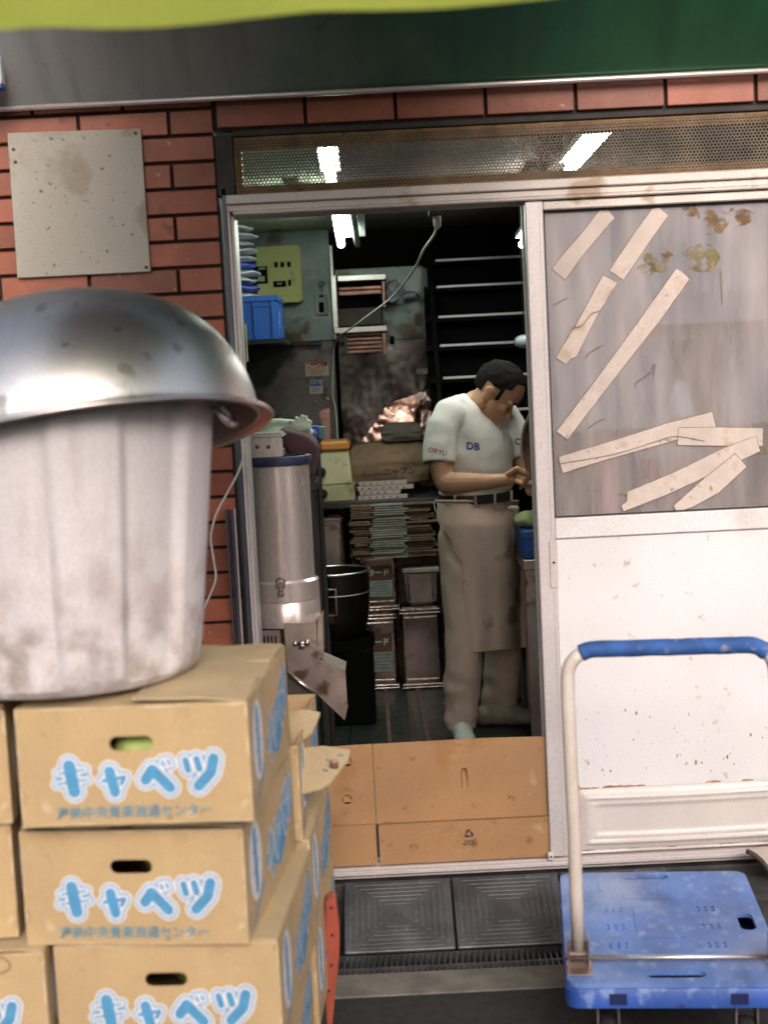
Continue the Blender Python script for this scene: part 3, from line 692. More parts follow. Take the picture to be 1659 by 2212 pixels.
x0, x1 = xc+.02, I(935, 800, YB+.06).x
zf0, zf1, zf2 = .4, I(840, 735, YB).z, I(840, 575, YB).z
f = MB(); rings = []
for i in range(71):
    u = i/70; r = []
    for j in range(91):
        v = j/90; x = x0+(x1-x0)*u; z = zf0+(zf1-zf0)*v
        pxy = (u, v); dg = v-(.50+.16*u)
        y = YB+.06+.010*noise.noise((x*6, z*6, 3))+.0016*noise.noise((x*30, z*34, 8))
        y += -.10*max(0, min(1, (-dg)/.12))*(.4+.8*u)
        r.append((x, y, z))
    rings.append(r)
f.loft(rings, closed=False, cap=False); f.build('wrinkled_sheet', 'foil', rp, True)
f = MB(); f.span(x0, x1, YB+.05, YB+.07, zf1+.001, zf2, .002); f.build('flat_sheet', 'steel_wall', rp)
f = MB(); f.span(x1-.004, x1+.004, YB+.02, YB+.07, .4, zf2); f.build('edge_trim', 'steel', rp)
for (a, b, c, d, m_) in ((895, 677, 912, 705, 'kraft'), (918, 697, 929, 713, 'black'), (843, 726, 852, 743, 'black'), (899, 796, 924, 808, 'sheet_pale')):
    f = MB(); pbox(f, a, b, c, d, YB+.045 if d < 760 else YB+.02, .003); f.build('patch', m_, rp)

o = thing('foil_reflection', 'pink reflection added as a crumpled foil sheet behind the dark topped paper sack', 'foil', I(870, 900, YB-.02))  # extra sheet whose pink tint stands for the reflection on the wall foil
f = MB(); rings = []
tl_, bl_, tr_, br_ = I(838, 872, YB+.03), I(782, 952, YB+.03), I(934, 838, YB+.03), I(934, 950, YB+.03)
for i in range(61):
    u = i/60; r = []
    for j in range(41):
        v = j/40; p_ = bl_.lerp(br_, u).lerp(tl_.lerp(tr_, u), v)
        p_.y = YB+.02-.05*(1-v)+.016*noise.noise((p_.x*16, p_.z*16, 2))+.004*abs(noise.noise((p_.x*34, p_.z*34, 5)))
        p_ += Vector((.006*noise.noise((v*7, u*3, 1)), 0, .008*noise.noise((u*8, v*3, 7)))); r.append(p_)
    rings.append(r)
f.loft(rings, closed=False, cap=False); f.build('sheet', 'foil_warm_reflection', o, True)
# breaker box ------------------------------------------------------------------
Y = YB-.10
bb = thing('breaker_box', 'olive yellow breaker box with black switches on the steel wall', 'breaker box', I(600, 595, Y))
f = MB(); a = pbox(f, 553, 531, 651, 654, Y, .10); bmesh.ops.bevel(f.bm, geom=f.bm.edges[:], offset=.008, segments=3, affect='EDGES'); f.build('cover', 'breaker', bb, 40)
f = MB(); pbox(f, 553, 640, 648, 655, Y-.012, .03, .003); f.build('lower_ledge', 'breaker', bb)
f = MB(); pbox(f, 580, 536, 581, 650, Y-.0015, .003); f.build('seam', 'olive_plastic', bb)
for (x, y, x2, y2) in ((593, 566, 600, 577), (607, 566, 614, 577), (621, 565, 628, 577), (591, 607, 618, 620), (623, 604, 629, 617)):
    f = MB(); pbox(f, x, y, x2, y2, Y-.006, .008, .001); f.build('switch', 'black', bb)
f = MB(); pbox(f, 554, 575, 578, 613, Y-.008, .010, .002); q = f.build('meter', 'black', bb)
f = MB(); pbox(f, 557, 597, 572, 608, Y-.010, .003); f.build('meter_label', 'sheet_pale', q)
c = I(566, 580, Y-.0085); f = MB(); f.add(text_mesh('60A', .022), up_at(c.x, c.y, c.z)); f.build('meter_text', 'white_plastic', q)
c = I(604, 613, Y-.0065); f = MB(); f.add(text_mesh('ON', .016), up_at(c.x, c.y, c.z)); f.build('text', 'white_plastic', bb)
Y = YB-.03
o = thing('wall_switch', 'white wall switch with a black window under a round white button', 'switch', I(694, 657, Y))
f = MB(); pbox(f, 681, 636, 708, 680, Y, .03, .004); f.build('body', 'white_plastic', o)
f = MB(); pbox(f, 689, 653, 700, 675, Y-.003, .004); f.build('window', 'black', o)
f = MB(); pbox(f, 690, 638, 699, 642, Y-.003, .004); f.build('slot', 'black', o)
o = thing('wall_button', 'round white button on the steel wall above the white switch', 'button', I(694, 613, Y))
c = I(694, 613, Y); f = MB(); f.lathe([(.0, .014), (.013, .012), (.017, 0)], 20, Matrix.Translation(c) @ Matrix.Rotation(R(90), 4, 'X')); f.build('cap', 'white_plastic', o, True)
f = MB(); f.span(c.x-.004, c.x+.004, Y, YB, c.z-.05, c.z); f.build('stem', 'white_plastic', o)
for nm, lb, (a, b, c_, d), tx, tm in (('sticker', 'white sticker with red print on the dark steel wall', (660, 781, 710, 812), '火気厳禁', 'text_red'), ('sticker', 'small white and blue sticker below the red printed one', (669, 820, 697, 851), 'お知らせ', 'text_navy')):
    o = thing(nm, lb, 'sticker', I((a+c_)/2, (b+d)/2, YB-.014)); f = MB(); e = pbox(f, a, b, c_, d, YB-.0165, .003); f.build('paper', 'sheet_pale', o)
    f = MB(); cx, hz = (e[0]+e[1])/2, e[3]-e[2]
    f.add(text_mesh(tx, (e[1]-e[0])/4.4, .004), up_at(cx, YB-.0172, e[3]-hz*.2))
    for k in range(4): f.span(e[0]+.008, e[1]-.01-.008*(k % 2), YB-.0170, YB-.0166, e[3]-hz*(.45+.12*k)-.002, e[3]-hz*(.45+.12*k)+.001)
    if 'blue' in lb: f.span(e[0]+.003, e[1]-.003, YB-.0169, YB-.0166, e[3]-hz*.42, e[3]-hz*.30)
    f.build('print', tm, o)

# ledge with crate and folded bags -----------------------------------------------
Yd = 2.6
a = I(694, 741, Yd+.45)
sh = thing('wall_shelf', 'dark steel wall shelf carrying the blue crate', 'shelf', (-.8, Yd+.3, I(570, 735, Yd).z))
zt = I(560, 733, Yd).z
f = MB(); f.span(-1.19, I(612, 735, Yd).x, Yd, YB-.02, zt-.022, zt-.002, .002); f.build('board', 'soot_steel', sh)
for x in (628, 660, 686): f = MB(); c = I(x, 742, YB-.06); f.span(c.x-.04, c.x+.02, YB-.08, YB-.012, c.z-.01, c.z+.012, .003); f.build('bracket', 'soot_steel', sh)
cr = thing('plastic_crate', 'blue plastic crate on the wall shelf under the folded bags', 'crate', (-.75, Yd+.2, zt))
f = MB(); xr = I(598, 690, Yd).x; xl = -1.1; zc1 = I(560, 640, Yd).z; dp = .42; th = .006
for (x0_, x1_, y0_, y1_) in ((xl, xr, Yd, Yd+th), (xl, xr, Yd+dp-th, Yd+dp), (xl, xl+th, Yd+th, Yd+dp-th), (xr-th, xr, Yd+th, Yd+dp-th)): f.span(x0_, x1_, y0_, y1_, zt, zc1)
f.span(xl+th, xr-th, Yd+th, Yd+dp-th, zt, zt+.006); f.build('body', 'crate_blue', cr)
f = MB(); f.span(xl-.006, xr+.006, Yd-.008, Yd-.0005, zc1-.022, zc1+.002, .001); f.span(xr+.0005, xr+.008, Yd-.008, Yd+dp, zc1-.022, zc1+.002, .001); f.build('rim', 'crate_blue', cr)
for x in (xr-.10, xr-.018, xl+.1): f = MB(); f.span(x-.003, x+.003, Yd-.009, Yd-.0005, zt+.01, zc1-.022); f.build('rib', 'crate_blue', cr)
for y in (Yd+.06, Yd+.2, Yd+.34): f = MB(); f.span(xr+.0005, xr+.008, y-.003, y+.003, zt+.01, zc1-.022); f.build('rib', 'crate_blue', cr)
f = MB(); f.span(xr-.096, xr-.022, Yd-.006, Yd-.0005, zc1-.045, zc1-.040); f.build('rib', 'crate_blue', cr)
f = MB(); f.span(xr+.0005, xr+.0015, Yd+.16, Yd+.22, zt+.05, zt+.13); f.build('label', 'sheet_pale', cr)
rnd = random.Random(5); zz = zc1+.003
bn = thing('bag_stack', 'stack of folded grey plastic bags in the blue crate', 'bags', (-.85, Yd+.15, zz))
zz = zc1-.04; k = 0
while zz < I(530, 480, Yd).z:
    h = .034; f = MB(); f.ball((I(551, 560, Yd+.2).x-.25+.012*rnd.random(), Yd+.2, zz+h/2), (.245+.02*rnd.random(), .19, h*.62), 4)
    for v in f.bm.verts: v.co.z += .010*noise.noise((v.co.x*16, v.co.y*16, k*2.)); v.co.x += .02*noise.noise((v.co.y*9, k*3., v.co.z*20))
    f.build('folded_bag', 'bag_blue' if k in (2, 5) else 'bag_grey', bn, True); zz += h; k += 1

# salamander grill with louvres ----------------------------------------------------
Y = YB-.16
gl_ = thing('wall_grill', 'bright steel framed wall grill with brownish louvres', 'grill', I(780, 660, Y))
f = MB(); pbox(f, 729, 593, 834, 606, Y-.05, .2, .003); f.build('top_bar', 'steel', gl_)
f = MB(); pbox(f, 717, 594, 729, 716, Y-.02, .2, .003); f.build('post', 'steel', gl_)
f = MB(); pbox(f, 721, 705, 837, 718, Y-.05, .2, .003); f.build('bottom_bar', 'steel', gl_)
f = MB(); pbox(f, 826, 607, 832, 664, Y-.01, .16, .002); f.build('post', 'copper', gl_)
f = MB(); pbox(f, 729.5, 607, 825, 704, Y+.12, .05); f.build('back', 'black', gl_)
for (y, y2) in ((618, 626), (627, 637)):
    f = MB(); e = pbox(f, 731, y, 825, y2, Y+.02, .03, .004); f.build('louvre', 'copper', gl_)
f = MB(); pbox(f, 731, 665, 825, 703, Y+.01, .05, .003); f.build('drip_pan', 'kraft_dark', gl_)
for k in range(5):
    f = MB(); pbox(f, 750, 719+k*9, 826, 726+k*9, Y+.01-.006*k, .06, .003); f.build('louvre', 'copper', gl_)
f = MB(); pbox(f, 827, 719, 834, 765, Y-.03, .08, .002); f.build('post', 'copper', gl_)
f = MB(); pbox(f, 745, 719, 750, 765, Y-.01, .08, .002); f.build('post', 'green_bucket', gl_)
o = thing('plastic_bag', 'crumpled greyish plastic bag hanging beside the wall grill', 'bag', I(850, 640, Y)); c = I(852, 632, Y+.06)
f = MB(); f.ball(c, (.055, .05, .06), 4)
for v in f.bm.verts: v.co += (v.co-c)*(.55*noise.noise(v.co*17)+.3*noise.noise(v.co*41))
f.build('film', 'bag_grey', o, True)
f = MB(); c2 = I(880, 640, Y+.1); f.ball(c2, (.075, .04, .02), 4)
for v in f.bm.verts: v.co += (v.co-c2)*(.5*noise.noise(v.co*17))
f.build('tail', 'bag_grey', o, True)

# stairs to the upper floor ---------------------------------------------------------
st = thing('staircase', 'steep black stairs with white edge strips behind the man', 'stairs', (.6, 3.3, 0))
lines = [(940, 563, 3.38), (943, 620, 3.28), (947, 685, 3.18), (950, 747, 3.08), (957, 817, 2.98), (960, 892, 2.88), (962, 970, 2.78)]
for (x, y, Y) in lines:
    a = I(x, y, Y); f = MB(); f.span(a.x-.06, 1.3, Y+.008, Y+.12, a.z-.022, a.z+.004); t_ = f.build('tread', 'black', st)
    f = MB(); f.span(a.x, 1.28, Y-.004, Y+.0075, a.z-.006, a.z+.006, .002); f.build('edge_strip', 'nosing', t_)
    f = MB(); f.span(a.x-.06, 1.3, Y+.121, Y+.125, a.z-.2, a.z-.023); f.build('riser', 'black', st)
a, b = I(936, 540, 3.45), I(936, 1000, 2.7)
f = MB(); f.prism([(a.x-.035, 2.70, 1.0), (a.x-.035, 3.5, 2.19), (a.x-.035, 3.5, .2), (a.x-.035, 2.7, .2)], (.02, 0, 0)); f.build('stringer', 'black', st)
o = thing('hanging_cap', 'dark rounded cloth bundle hanging by the stairs near the door edge', 'bundle', I(1128, 738, 2.4)); c = I(1132, 738, 2.4)
f = MB(); f.ball(c, (.045, .05, .03), 3); f.build('cloth', 'bag_grey', o, True)
f = MB(); f.tube([c, c+Vector((0, 0, .3)), (c.x, c.y, CEIL)], .003); f.build('string', 'black', o)

# fluorescent lamps --------------------------------------------------------------------
def lamp(label, p, q, refl, mt='tube_light'):
    d = (q-p).normalized(); o = thing('tube_lamp', label, 'lamp', (p+q)/2, group='fluorescent tubes under the ceiling')
    f = MB(); f.tube([p, q], .0165, 12); f.build('tube', mt, o, True)
    f = MB(); f.tube([p-d*.02, p-d*.0005], .018, 12); f.build('end_cap', 'lamp_body', o); f = MB(); f.tube([q+d*.0005, q+d*.02], .018, 12); f.build('end_cap', 'lamp_body', o)
    u = Vector((1, 0, 0)); z = Vector((0, 0, 1)); f = MB(); off = .028
    if refl: f.prism([p+z*off-u*.02, p+z*off+u*.11, p+z*(off+.035)+u*.11, p+z*(off+.035)-u*.02], q-p)
    else: f.prism([p+z*off-u*.03, p+z*off+u*.03, p+z*(off+.02)+u*.03, p+z*(off+.02)-u*.03], q-p)
    f.build('fitting', 'lamp_body', o)
    for e in (p-d*.01, q+d*.01): f = MB(); f.span(e.x-.008, e.x+.008, e.y-.01, e.y+.01, e.z+.012, CEIL, .001); f.build('holder', 'lamp_body', o)
A = I(737, 528, 2.95); A.z = min(A.z, 2.15)
lamp('lit fluorescent tube with a white fitting over the left of the room', I(737, 527, 2.7), I(722, 440, 1.5), True)
lamp('lit fluorescent tube behind the left part of the perforated transom', I(716, 392, .60), I(703, 305, .12), False)
lamp('lit fluorescent tube slanting behind the right part of the perforated transom', I(1226, 372, .82), I(1318, 270, .30), False)
lamp('added unseen fluorescent tube above the door head, lighting the man', Vector((.62, 1.42, 2.15)), Vector((.63, 2.02, 2.15)), False, 'fill_tube_warm')  # out of view, added to brighten the man
lamp('added unseen fluorescent tube above the door head, lighting the cabbage cutter', Vector((-.26, 1.52, 2.15)), Vector((-.27, 1.98, 2.15)), False)  # out of view, added for more light around the cutter
lamp('lit fluorescent tube peeping out past the sliding door edge by the stairs', I(1128, 528, 2.6), I(1175, 470, 1.6), False)
o = thing('tube_lamp', 'unlit dark fluorescent tube hanging beside the lit one', 'lamp', I(770, 500, 2.7), group='fluorescent tubes under the ceiling')
f = MB(); f.tube([I(772, 528, 2.7), I(760, 440, 1.7)], .014, 12); f.build('tube', 'steel_wall', o, True)
for e in (I(772, 526, 2.69), I(761, 446, 1.75)): f = MB(); f.span(e.x-.008, e.x+.008, e.y-.01, e.y+.01, e.z+.012, CEIL, .001); f.build('holder', 'lamp_body', o)

# cord from the door head -------------------------------------------------------------
pts = [(945, 468, .12), (944, 480, .14), (938, 506, .25), (914, 541, .6), (895, 581, .95), (857, 632, 1.4), (829, 657, 1.75), (795, 682, 2.1), (757, 710, 2.5), (732, 728, 2.85), (722, 751, 3.05), (719, 807, 3.15), (719, 854, 3.2), (725, 885, 3.22), (729, 945, 3.24), (729, 1010, 3.25)]
o = thing('power_cord', 'pale power cord sagging from the door head across the room', 'cord', I(945, 468, .12))
f = MB(); f.tube(smoothpath([I(*p) for p in pts], 6), .0038, 8); f.build('wire', 'cable', o, True)
c = I(944, 478, .14); f = MB(); f.lathe([(.004, -.022), (.010, -.012), (.011, .012), (.011, .014)], 12, Matrix.Translation(c), cap=True); f.build('plug', 'cable', o, True)
f = MB(); f.span(c.x-.022, c.x+.014, c.y-.02, c.y+.02, c.z+.0145, c.z+.03, .002); f.build('socket', 'kraft_dark', o)

# work table and what stands on it -----------------------------------------------------
Y = 2.75; zt = I(830, 1080, Y).z
tb = thing('work_table', 'dark steel work table along the back wall', 'table', (.1, 3.0, 0))
f = MB(); f.span(-.62, .36, Y, YB-.05, zt-.03, zt, .003); f.build('top', 'steel_dark', tb)
for x in (-.6, .33):
    for y in (Y+.03, YB-.1): f = MB(); f.span(x-.018, x+.018, y-.018, y+.018, .013, zt-.0305, .002); f.build('leg', 'steel_dark', tb)
# yellow drum machine
Yq = Y+.02
o = thing('food_machine', 'pale yellow plastic machine with an orange lid and dark knobs on the work table', 'machine', I(720, 1070, Yq))
a, b, c, d = I(676, 1074, Yq), I(768, 1070, Yq), I(752, 975, Yq), I(686, 978, Yq)
zb = zt+.002
f = MB(); f.loft([[(a.x, Yq-.02, zb), (b.x, Yq-.02, zb), (b.x, Yq+.3, zb), (a.x, Yq+.3, zb)], [(a.x+.004, Yq-.02, zb+.075), (b.x-.004, Yq-.02, zb+.075), (b.x-.004, Yq+.3, zb+.075), (a.x+.004, Yq+.3, zb+.075)]])
bmesh.ops.bevel(f.bm, geom=f.bm.edges[:], offset=.006, segments=2, affect='EDGES'); f.build('base', 'drum_yellow', o, 40)
f = MB(); z1 = c.z; f.loft([[(a.x+.02, Yq+.01, zb+.0755), (b.x-.012, Yq+.01, zb+.0755), (b.x-.012, Yq+.28, zb+.0755), (a.x+.02, Yq+.28, zb+.0755)], [(d.x+.014, Yq+.04, z1), (c.x, Yq+.04, z1), (c.x, Yq+.26, z1), (d.x+.014, Yq+.26, z1)]])
bmesh.ops.bevel(f.bm, geom=f.bm.edges[:], offset=.008, segments=2, affect='EDGES'); f.build('body', 'drum_yellow', o, 40)
f = MB(); f.span(d.x+.008, c.x+.006, Yq+.03, Yq+.27, z1+.001, z1+.048, .012); f.build('lid', 'orange', o)
for (x, y, yy) in ((694, 1020, Yq+.012), (697, 1067, Yq-.022)):
    c = I(x, y, yy); f = MB(); f.lathe([(.024, 0), (.022, .022), (.0, .024)], 20, Matrix.Translation(c) @ Matrix.Rotation(R(90), 4, 'X')); f.build('knob', 'pot', o, 40)
# paper bags
def bag(label, x0, y0, x1, y1, Yb, dep, m_, txt=None, group='brown paper flour bags'):
    a, b = I(x0, y1, Yb), I(x1, y0, Yb); c = Vector(((a.x+b.x)/2, Yb+dep/2, (a.z+b.z)/2)); hx_, hz_ = (b.x-a.x)/2, (b.z-a.z)/2
    o = thing('paper_bag', label, 'bag', (c.x, c.y, a.z), group=group)
    f = MB(); bmesh.ops.create_grid(f.bm, x_segments=2, y_segments=2, size=1); f.bm.free(); f.bm = bmesh.new()
    r = bmesh.ops.create_cube(f.bm, size=2); bmesh.ops.subdivide_edges(f.bm, edges=f.bm.edges[:], cuts=22, use_grid_fill=True)
    for v in f.bm.verts:
        q = v.co.copy(); rr_ = 1-.10*(abs(q.x)**4)*(abs(q.z)**4)
        n_ = noise.noise((q.x*1.7+x0, q.y*1.7, q.z*2.2))*.10+noise.noise((q.x*5+x0, q.y*5, q.z*6))*.035
        wx = 1+.05*(1-q.z*q.z)-.07*max(0, q.z)
        v.co = c+Vector((q.x*hx_*wx*rr_+n_*hx_*.5, q.y*dep/2*(1-.35*max(0, q.z))+n_*dep*.4, q.z*hz_*rr_+n_*hz_*.35))
    ob = f.build('paper', m_, o, True)
    if txt:
        f = MB(); f.add(text_mesh(txt, hz_*.40, .001), up_at(c.x+hx_*.25, Yb-.05, c.z-hz_*.42)); f.add(text_mesh('薄力小麦粉', hz_*.20), up_at(c.x-hx_*.45, Yb-.05, c.z-hz_*.50)); f.add(text_mesh('株式会社 内容量 25kg', hz_*.16), up_at(c.x, Yb-.05, c.z-hz_*.72)); f.add(text_mesh('FLOUR', hz_*.16), up_at(c.x+hx_*.15, Yb-.05, c.z+hz_*.5))
        bmesh.ops.triangulate(f.bm, faces=f.bm.faces[:])
        dg = bpy.context.evaluated_depsgraph_get(); bt = BVHTree.FromPolygons([v.co for v in ob.data.vertices], [p.vertices for p in ob.data.polygons])
        for v in f.bm.verts:
            h = bt.ray_cast(Vector((v.co.x, -1, v.co.z)), Vector((0, 1, 0)))
            if h[0]: v.co.y = h[0].y-.004
        f.build('print', 'print_dark', o)
    return o
bag('brown paper flour sack with dark printing between the yellow machine and the man', 757, 952, 924, 1050, 3.02, .22, 'kraft', 'ニップン')
bag('crumpled dark topped paper sack lying over the printed flour sack', 826, 912, 908, 955, 3.04, .16, 'kraft_dark')
# perforated trays
for k in range(4):
    zz_ = zt+.003+k*.0215; a = I(773+4*(k % 2), 1060, 2.80); b = I(893-14*((k+1) % 3), 1060, 2.80)
    o = thing('perforated_tray', ['perforated steel tray at the bottom of the low stack under the flour sack', 'perforated steel tray second from the bottom of the low stack', 'perforated steel tray third up in the low stack under the flour sack', 'perforated steel tray on top of the low stack under the flour sack'][k], 'tray', ((a.x+b.x)/2, 2.9, zz_), group='stacked perforated trays')
    f = MB(); hs = [circle(a.x+.022+i*.032, zz_+.0080, .0042, 8) for i in range(int((b.x-a.x-.03)/.032))]
    f.add(cut_sheet([[(a.x, zz_), (b.x, zz_), (b.x, zz_+.0145), (a.x, zz_+.0175)]]+hs, .002), up_at(0, 2.775+.006*(k % 2), 0)); f.build('front_edge', 'steel', o)
    f = MB(); f.span(a.x, b.x, 2.778+.006*(k % 2), 3.0, zz_+.0005, zz_+.004); f.build('bottom', 'steel_dark', o)
    f = MB(); f.span(a.x-.003, b.x+.003, 2.768+.006*(k % 2), 2.774+.006*(k % 2), zz_+.0150, zz_+.0195); f.build('rim', 'steel', o)
# cloth, glove, blue carton behind the cutter
o = thing('draped_cloth', 'dark maroon cloth heaped behind the cabbage cutter', 'cloth', I(640, 1000, 1.35))
f = MB(); pts = [(588, 936), (610, 926), (640, 932), (672, 944), (687, 960), (688, 1000), (680, 1030), (665, 1036), (640, 1000), (610, 965)]
f.prism([I(x, y, 1.25) for x, y in pts], (0, .16, 0)); bmesh.ops.triangulate(f.bm, faces=f.bm.faces[:]); me = remesh(f, .012, 6, .6, lambda co_, n_: co_+n_*(.016*noise.noise(co_*14)))
me.materials.append(MATS['maroon']); link('cloth', me, o)
o = thing('side_stand', 'narrow dark stand behind the cabbage cutter', 'stand', (I(640, 1100, 1.3).x, 1.33, 0))
a, b = I(600, 1040, 1.25), I(684, 1040, 1.25)
f = MB(); f.span(a.x, b.x, 1.24, 1.5, a.z-.04, a.z-.005, .004); f.build('top', 'steel_dark', o)
for x in (a.x+.02, b.x-.02):
    for y in (1.26, 1.48): f = MB(); f.tube([(x, y, .012), (x, y, a.z-.041)], .010); f.build('leg', 'steel_dark', o)
o = thing('work_glove', 'pale rubber glove lying over the cloth behind the cabbage cutter', 'glove', I(630, 915, 1.4))
f = MB(); f.limb([(I(562, 922, 1.4), .025), (I(600, 916, 1.4), .022), (I(640, 922, 1.38), .026), (I(662, 922, 1.37), .02)])
for (x, y, x2, y2) in ((648, 914, 640, 902), (654, 912, 652, 898), (660, 914, 662, 901), (664, 920, 672, 910), (640, 916, 628, 910)): f.limb([(I(x, y, 1.37), .011), (I(x2, y2, 1.36), .007)], 10)
f.ball(I(620, 935, 1.40), (.10, .05, .03), 3)
me = remesh(f, .005, 4); me.materials.append(MATS['glove']); link('rubber', me, o)
o = thing('small_carton', 'small blue printed carton beside the pale glove', 'carton', I(681, 932, 1.55))
f = MB(); e = pbox(f, 661, 921, 688, 946, 1.5, .08, .001); f.build('box', 'carton_blue', o)
f = MB(); e2 = pbox(f, 688.5, 922, 703, 948, 1.502, .07, .001); f.build('end_flap', 'print_grey', o)
f = MB(); f.add(text_mesh('食品', .018), up_at((e[0]+e[1])/2, 1.498, (e[2]+e[3])/2)); f.build('print', 'print_white', o)
f = MB(); f.tube([((e[0]+e2[1])/2, 1.54, e[2]-.001), ((e[0]+e2[1])/2, 1.54, .9), ((e[0]+e2[1])/2, 1.54, .013)], .012); f.build('prop', 'steel_dark', o)

# stack of flat cartons and sheets under the table ---------------------------------------
cnt = 0; Ys = 2.69
rnd = random.Random(11)
o = thing('sheet_stack', 'tall stack of flattened pale and brown cartons behind the lard tins', 'carton stack', (.03, 2.9, 0))
zz_ = I(850, 1205, Ys).z; ztop = zt-.006
a, b = I(752, 1140, Ys).x, I(952, 1140, Ys).x
while zz_ < ztop-.008:
    h = .0105; cut1 = a+(b-a)*(.22+.08*rnd.random()); cut2 = a+(b-a)*(.60+.06*rnd.random()); slope_ = .010*math.sin(cnt*1.9); sh_ = .006*math.sin(cnt*.7)
    tilt = (.0 if cnt % 3 else .001)
    for (u, v_, m_) in ((a+.03*rnd.random(), cut1, 'sheet_brown'), (cut1+.001, cut2, 'sheet_pale'), (cut2+.001, b-.05*rnd.random(), 'sheet_brown')):
        f = MB(); v_ = v_+slope_; yy = Ys+(.03*rnd.random() if m_ == 'sheet_brown' else .008*rnd.random()); f.span(u, v_, yy, (Ys+.36 if zz_ < zt-.05 else 2.745), zz_, zz_+h-.0035-.002*rnd.random()); f.build('flat_carton', m_, o)
    zz_ += h; cnt += 1
f = MB(); f.span(a, b, 2.955, 3.3, .013, I(850, 1205, Ys).z-.001, .003); f.build('base_carton', 'sheet_brown', o)
c = I(925, 1222, 2.952); f = MB(); f.add(cut_sheet([circle(0, 0, .036, 24), circle(0, 0, .031, 24)], .001), up_at(c.x, 2.952, c.z)); f.add(text_mesh('味噌', .03), up_at(c.x, 2.952, c.z)); f.build('round_stamp', 'residue_pale', o)

# tins ------------------------------------------------------------------------------------
def tin(label, x0, y0, x1, y1, Yt, dep, lab=True, m_='tin', zbase=None, rz=0):
    a, b = I(x0, y1, Yt), I(x1, y0, Yt); xm = (a.x+b.x)/2; zb = a.z if zbase is None else zbase; zt_ = b.z
    o = thing('square_tin', label, 'tin', (xm, Yt+dep/2, zb), group='square metal tins')
    f = MB(); f.span(a.x+.004, b.x-.004, Yt+.004, Yt+dep, zb, zt_, .012); f.build('body', m_, o)
    for z in (zt_-.012, zt_-.028, zb+.008, zb+.022): f = MB(); f.span(a.x, b.x, Yt, Yt+dep+.003, z-.0028, z+.0028, .002); f.build('hoop', 'tin_edge', o)
    f = MB(); w_ = .010
    i0, i1, k0_, k1_ = a.x+.018, b.x-.018, zb+.045, zt_-.045
    f.span(i0, i1, Yt+.0005, Yt+.0038, k0_, k0_+.006, .002); f.span(i0, i1, Yt+.0005, Yt+.0038, k1_-.006, k1_, .002); f.span(i0, i0+.006, Yt+.0005, Yt+.0038, k0_, k1_, .002); f.span(i1-.006, i1, Yt+.0005, Yt+.0038, k0_, k1_, .002); f.build('pressed_frame', 'tin_edge', o)
    if lab:
        H = zt_-zb; l0, l1 = a.x+.034, b.x-.028
        f = MB(); f.span(l0, l1, Yt+.0008, Yt+.0038, zb+H*.50, zb+H*.73); lb = f.build('label', 'label_brown', o)
        f = MB(); f.add(text_mesh('ラード', .034, .0015), up_at((l0+l1)/2, Yt+.0004, zb+H*.62)); f.build('label_text', 'print_white', lb)
        f = MB(); f.span(l0, l1, Yt+.0008, Yt+.0038, zb+H*.24, zb+H*.495); lb = f.build('label', 'label_white', o)
        f = MB(); f.add(cut_sheet([circle(0, 0, .013), circle(0, 0, .0115)], .0004), up_at(l0+.022, Yt+.0004, zb+H*.44))
        for r_ in range(5): f.span(l0+.008+(.03 if r_ < 2 else 0), l1-.006-.01*(r_ % 2), Yt+.0003, Yt+.0007, zb+H*(.455-.043*r_), zb+H*(.462-.043*r_))
        f.build('label_text', 'print_dark', lb)
    return o
tin('dull square lard tin standing on the floor under another lard tin', 776, 1322, 856, 1450, 2.74, .18, zbase=.013)
zlow = I(815, 1322, 2.74).z
tin('shiny square lard tin stacked on top of the dull one', 777, 1184, 857, 1318, 2.74, .18, zbase=zlow+.001)
tin('plain square tin without a label, beside the man\'s legs', 868, 1309, 951, 1448, 2.72, .18, lab=False, zbase=.013)
tin('tall rusty square tin under the table behind the dark pot', 672, 1112, 741, 1240, 2.85, .18, lab=False, m_='steel_dirty', zbase=.4)
o = thing('wooden_block', 'dark crate holding up the tall rusty tin', 'crate', (-.37, 2.95, 0)); f = MB(); a, b = I(668, 1240, 2.86), I(742, 1240, 2.86)
for x in (a.x, b.x-.02): f.span(x, x+.02, 2.87, 3.03, .013, .385)
f.span(a.x, b.x, 2.87, 3.03, .3855, .399); f.build('frame', 'dark_wood', o)
a, b = I(872, 1306, 2.73), I(948, 1230, 2.73); zb = I(909, 1309, 2.72).z+.001
o = thing('food_container', 'small clear sided container with a pale lid on the plain tin', 'container', ((a.x+b.x)/2, 2.8, zb))
f = MB(); zt_ = b.z; f.loft([[(a.x+.02, 2.735, zb), (b.x-.02, 2.735, zb), (b.x-.02, 2.87, zb), (a.x+.02, 2.87, zb)], [(a.x+.008, 2.725, zt_), (b.x-.008, 2.725, zt_), (b.x-.008, 2.88, zt_), (a.x+.008, 2.88, zt_)]]); bmesh.ops.bevel(f.bm, geom=f.bm.edges[:], offset=.014, segments=3, affect='EDGES'); f.build('body', 'steel_dirty', o, 40)
f = MB(); f.span(a.x, b.x, 2.718, 2.887, zt_-.010, zt_+.012, .004); f.build('lid', 'sheet_pale', o)
f = MB(); 
for x in (a.x+.03, b.x-.034): f.box((x, 2.7245, (zb+zt_)/2), (.005, .006, (zt_-zb)*.75), .002)
f.build('corner_ridge', 'tin_edge', o)
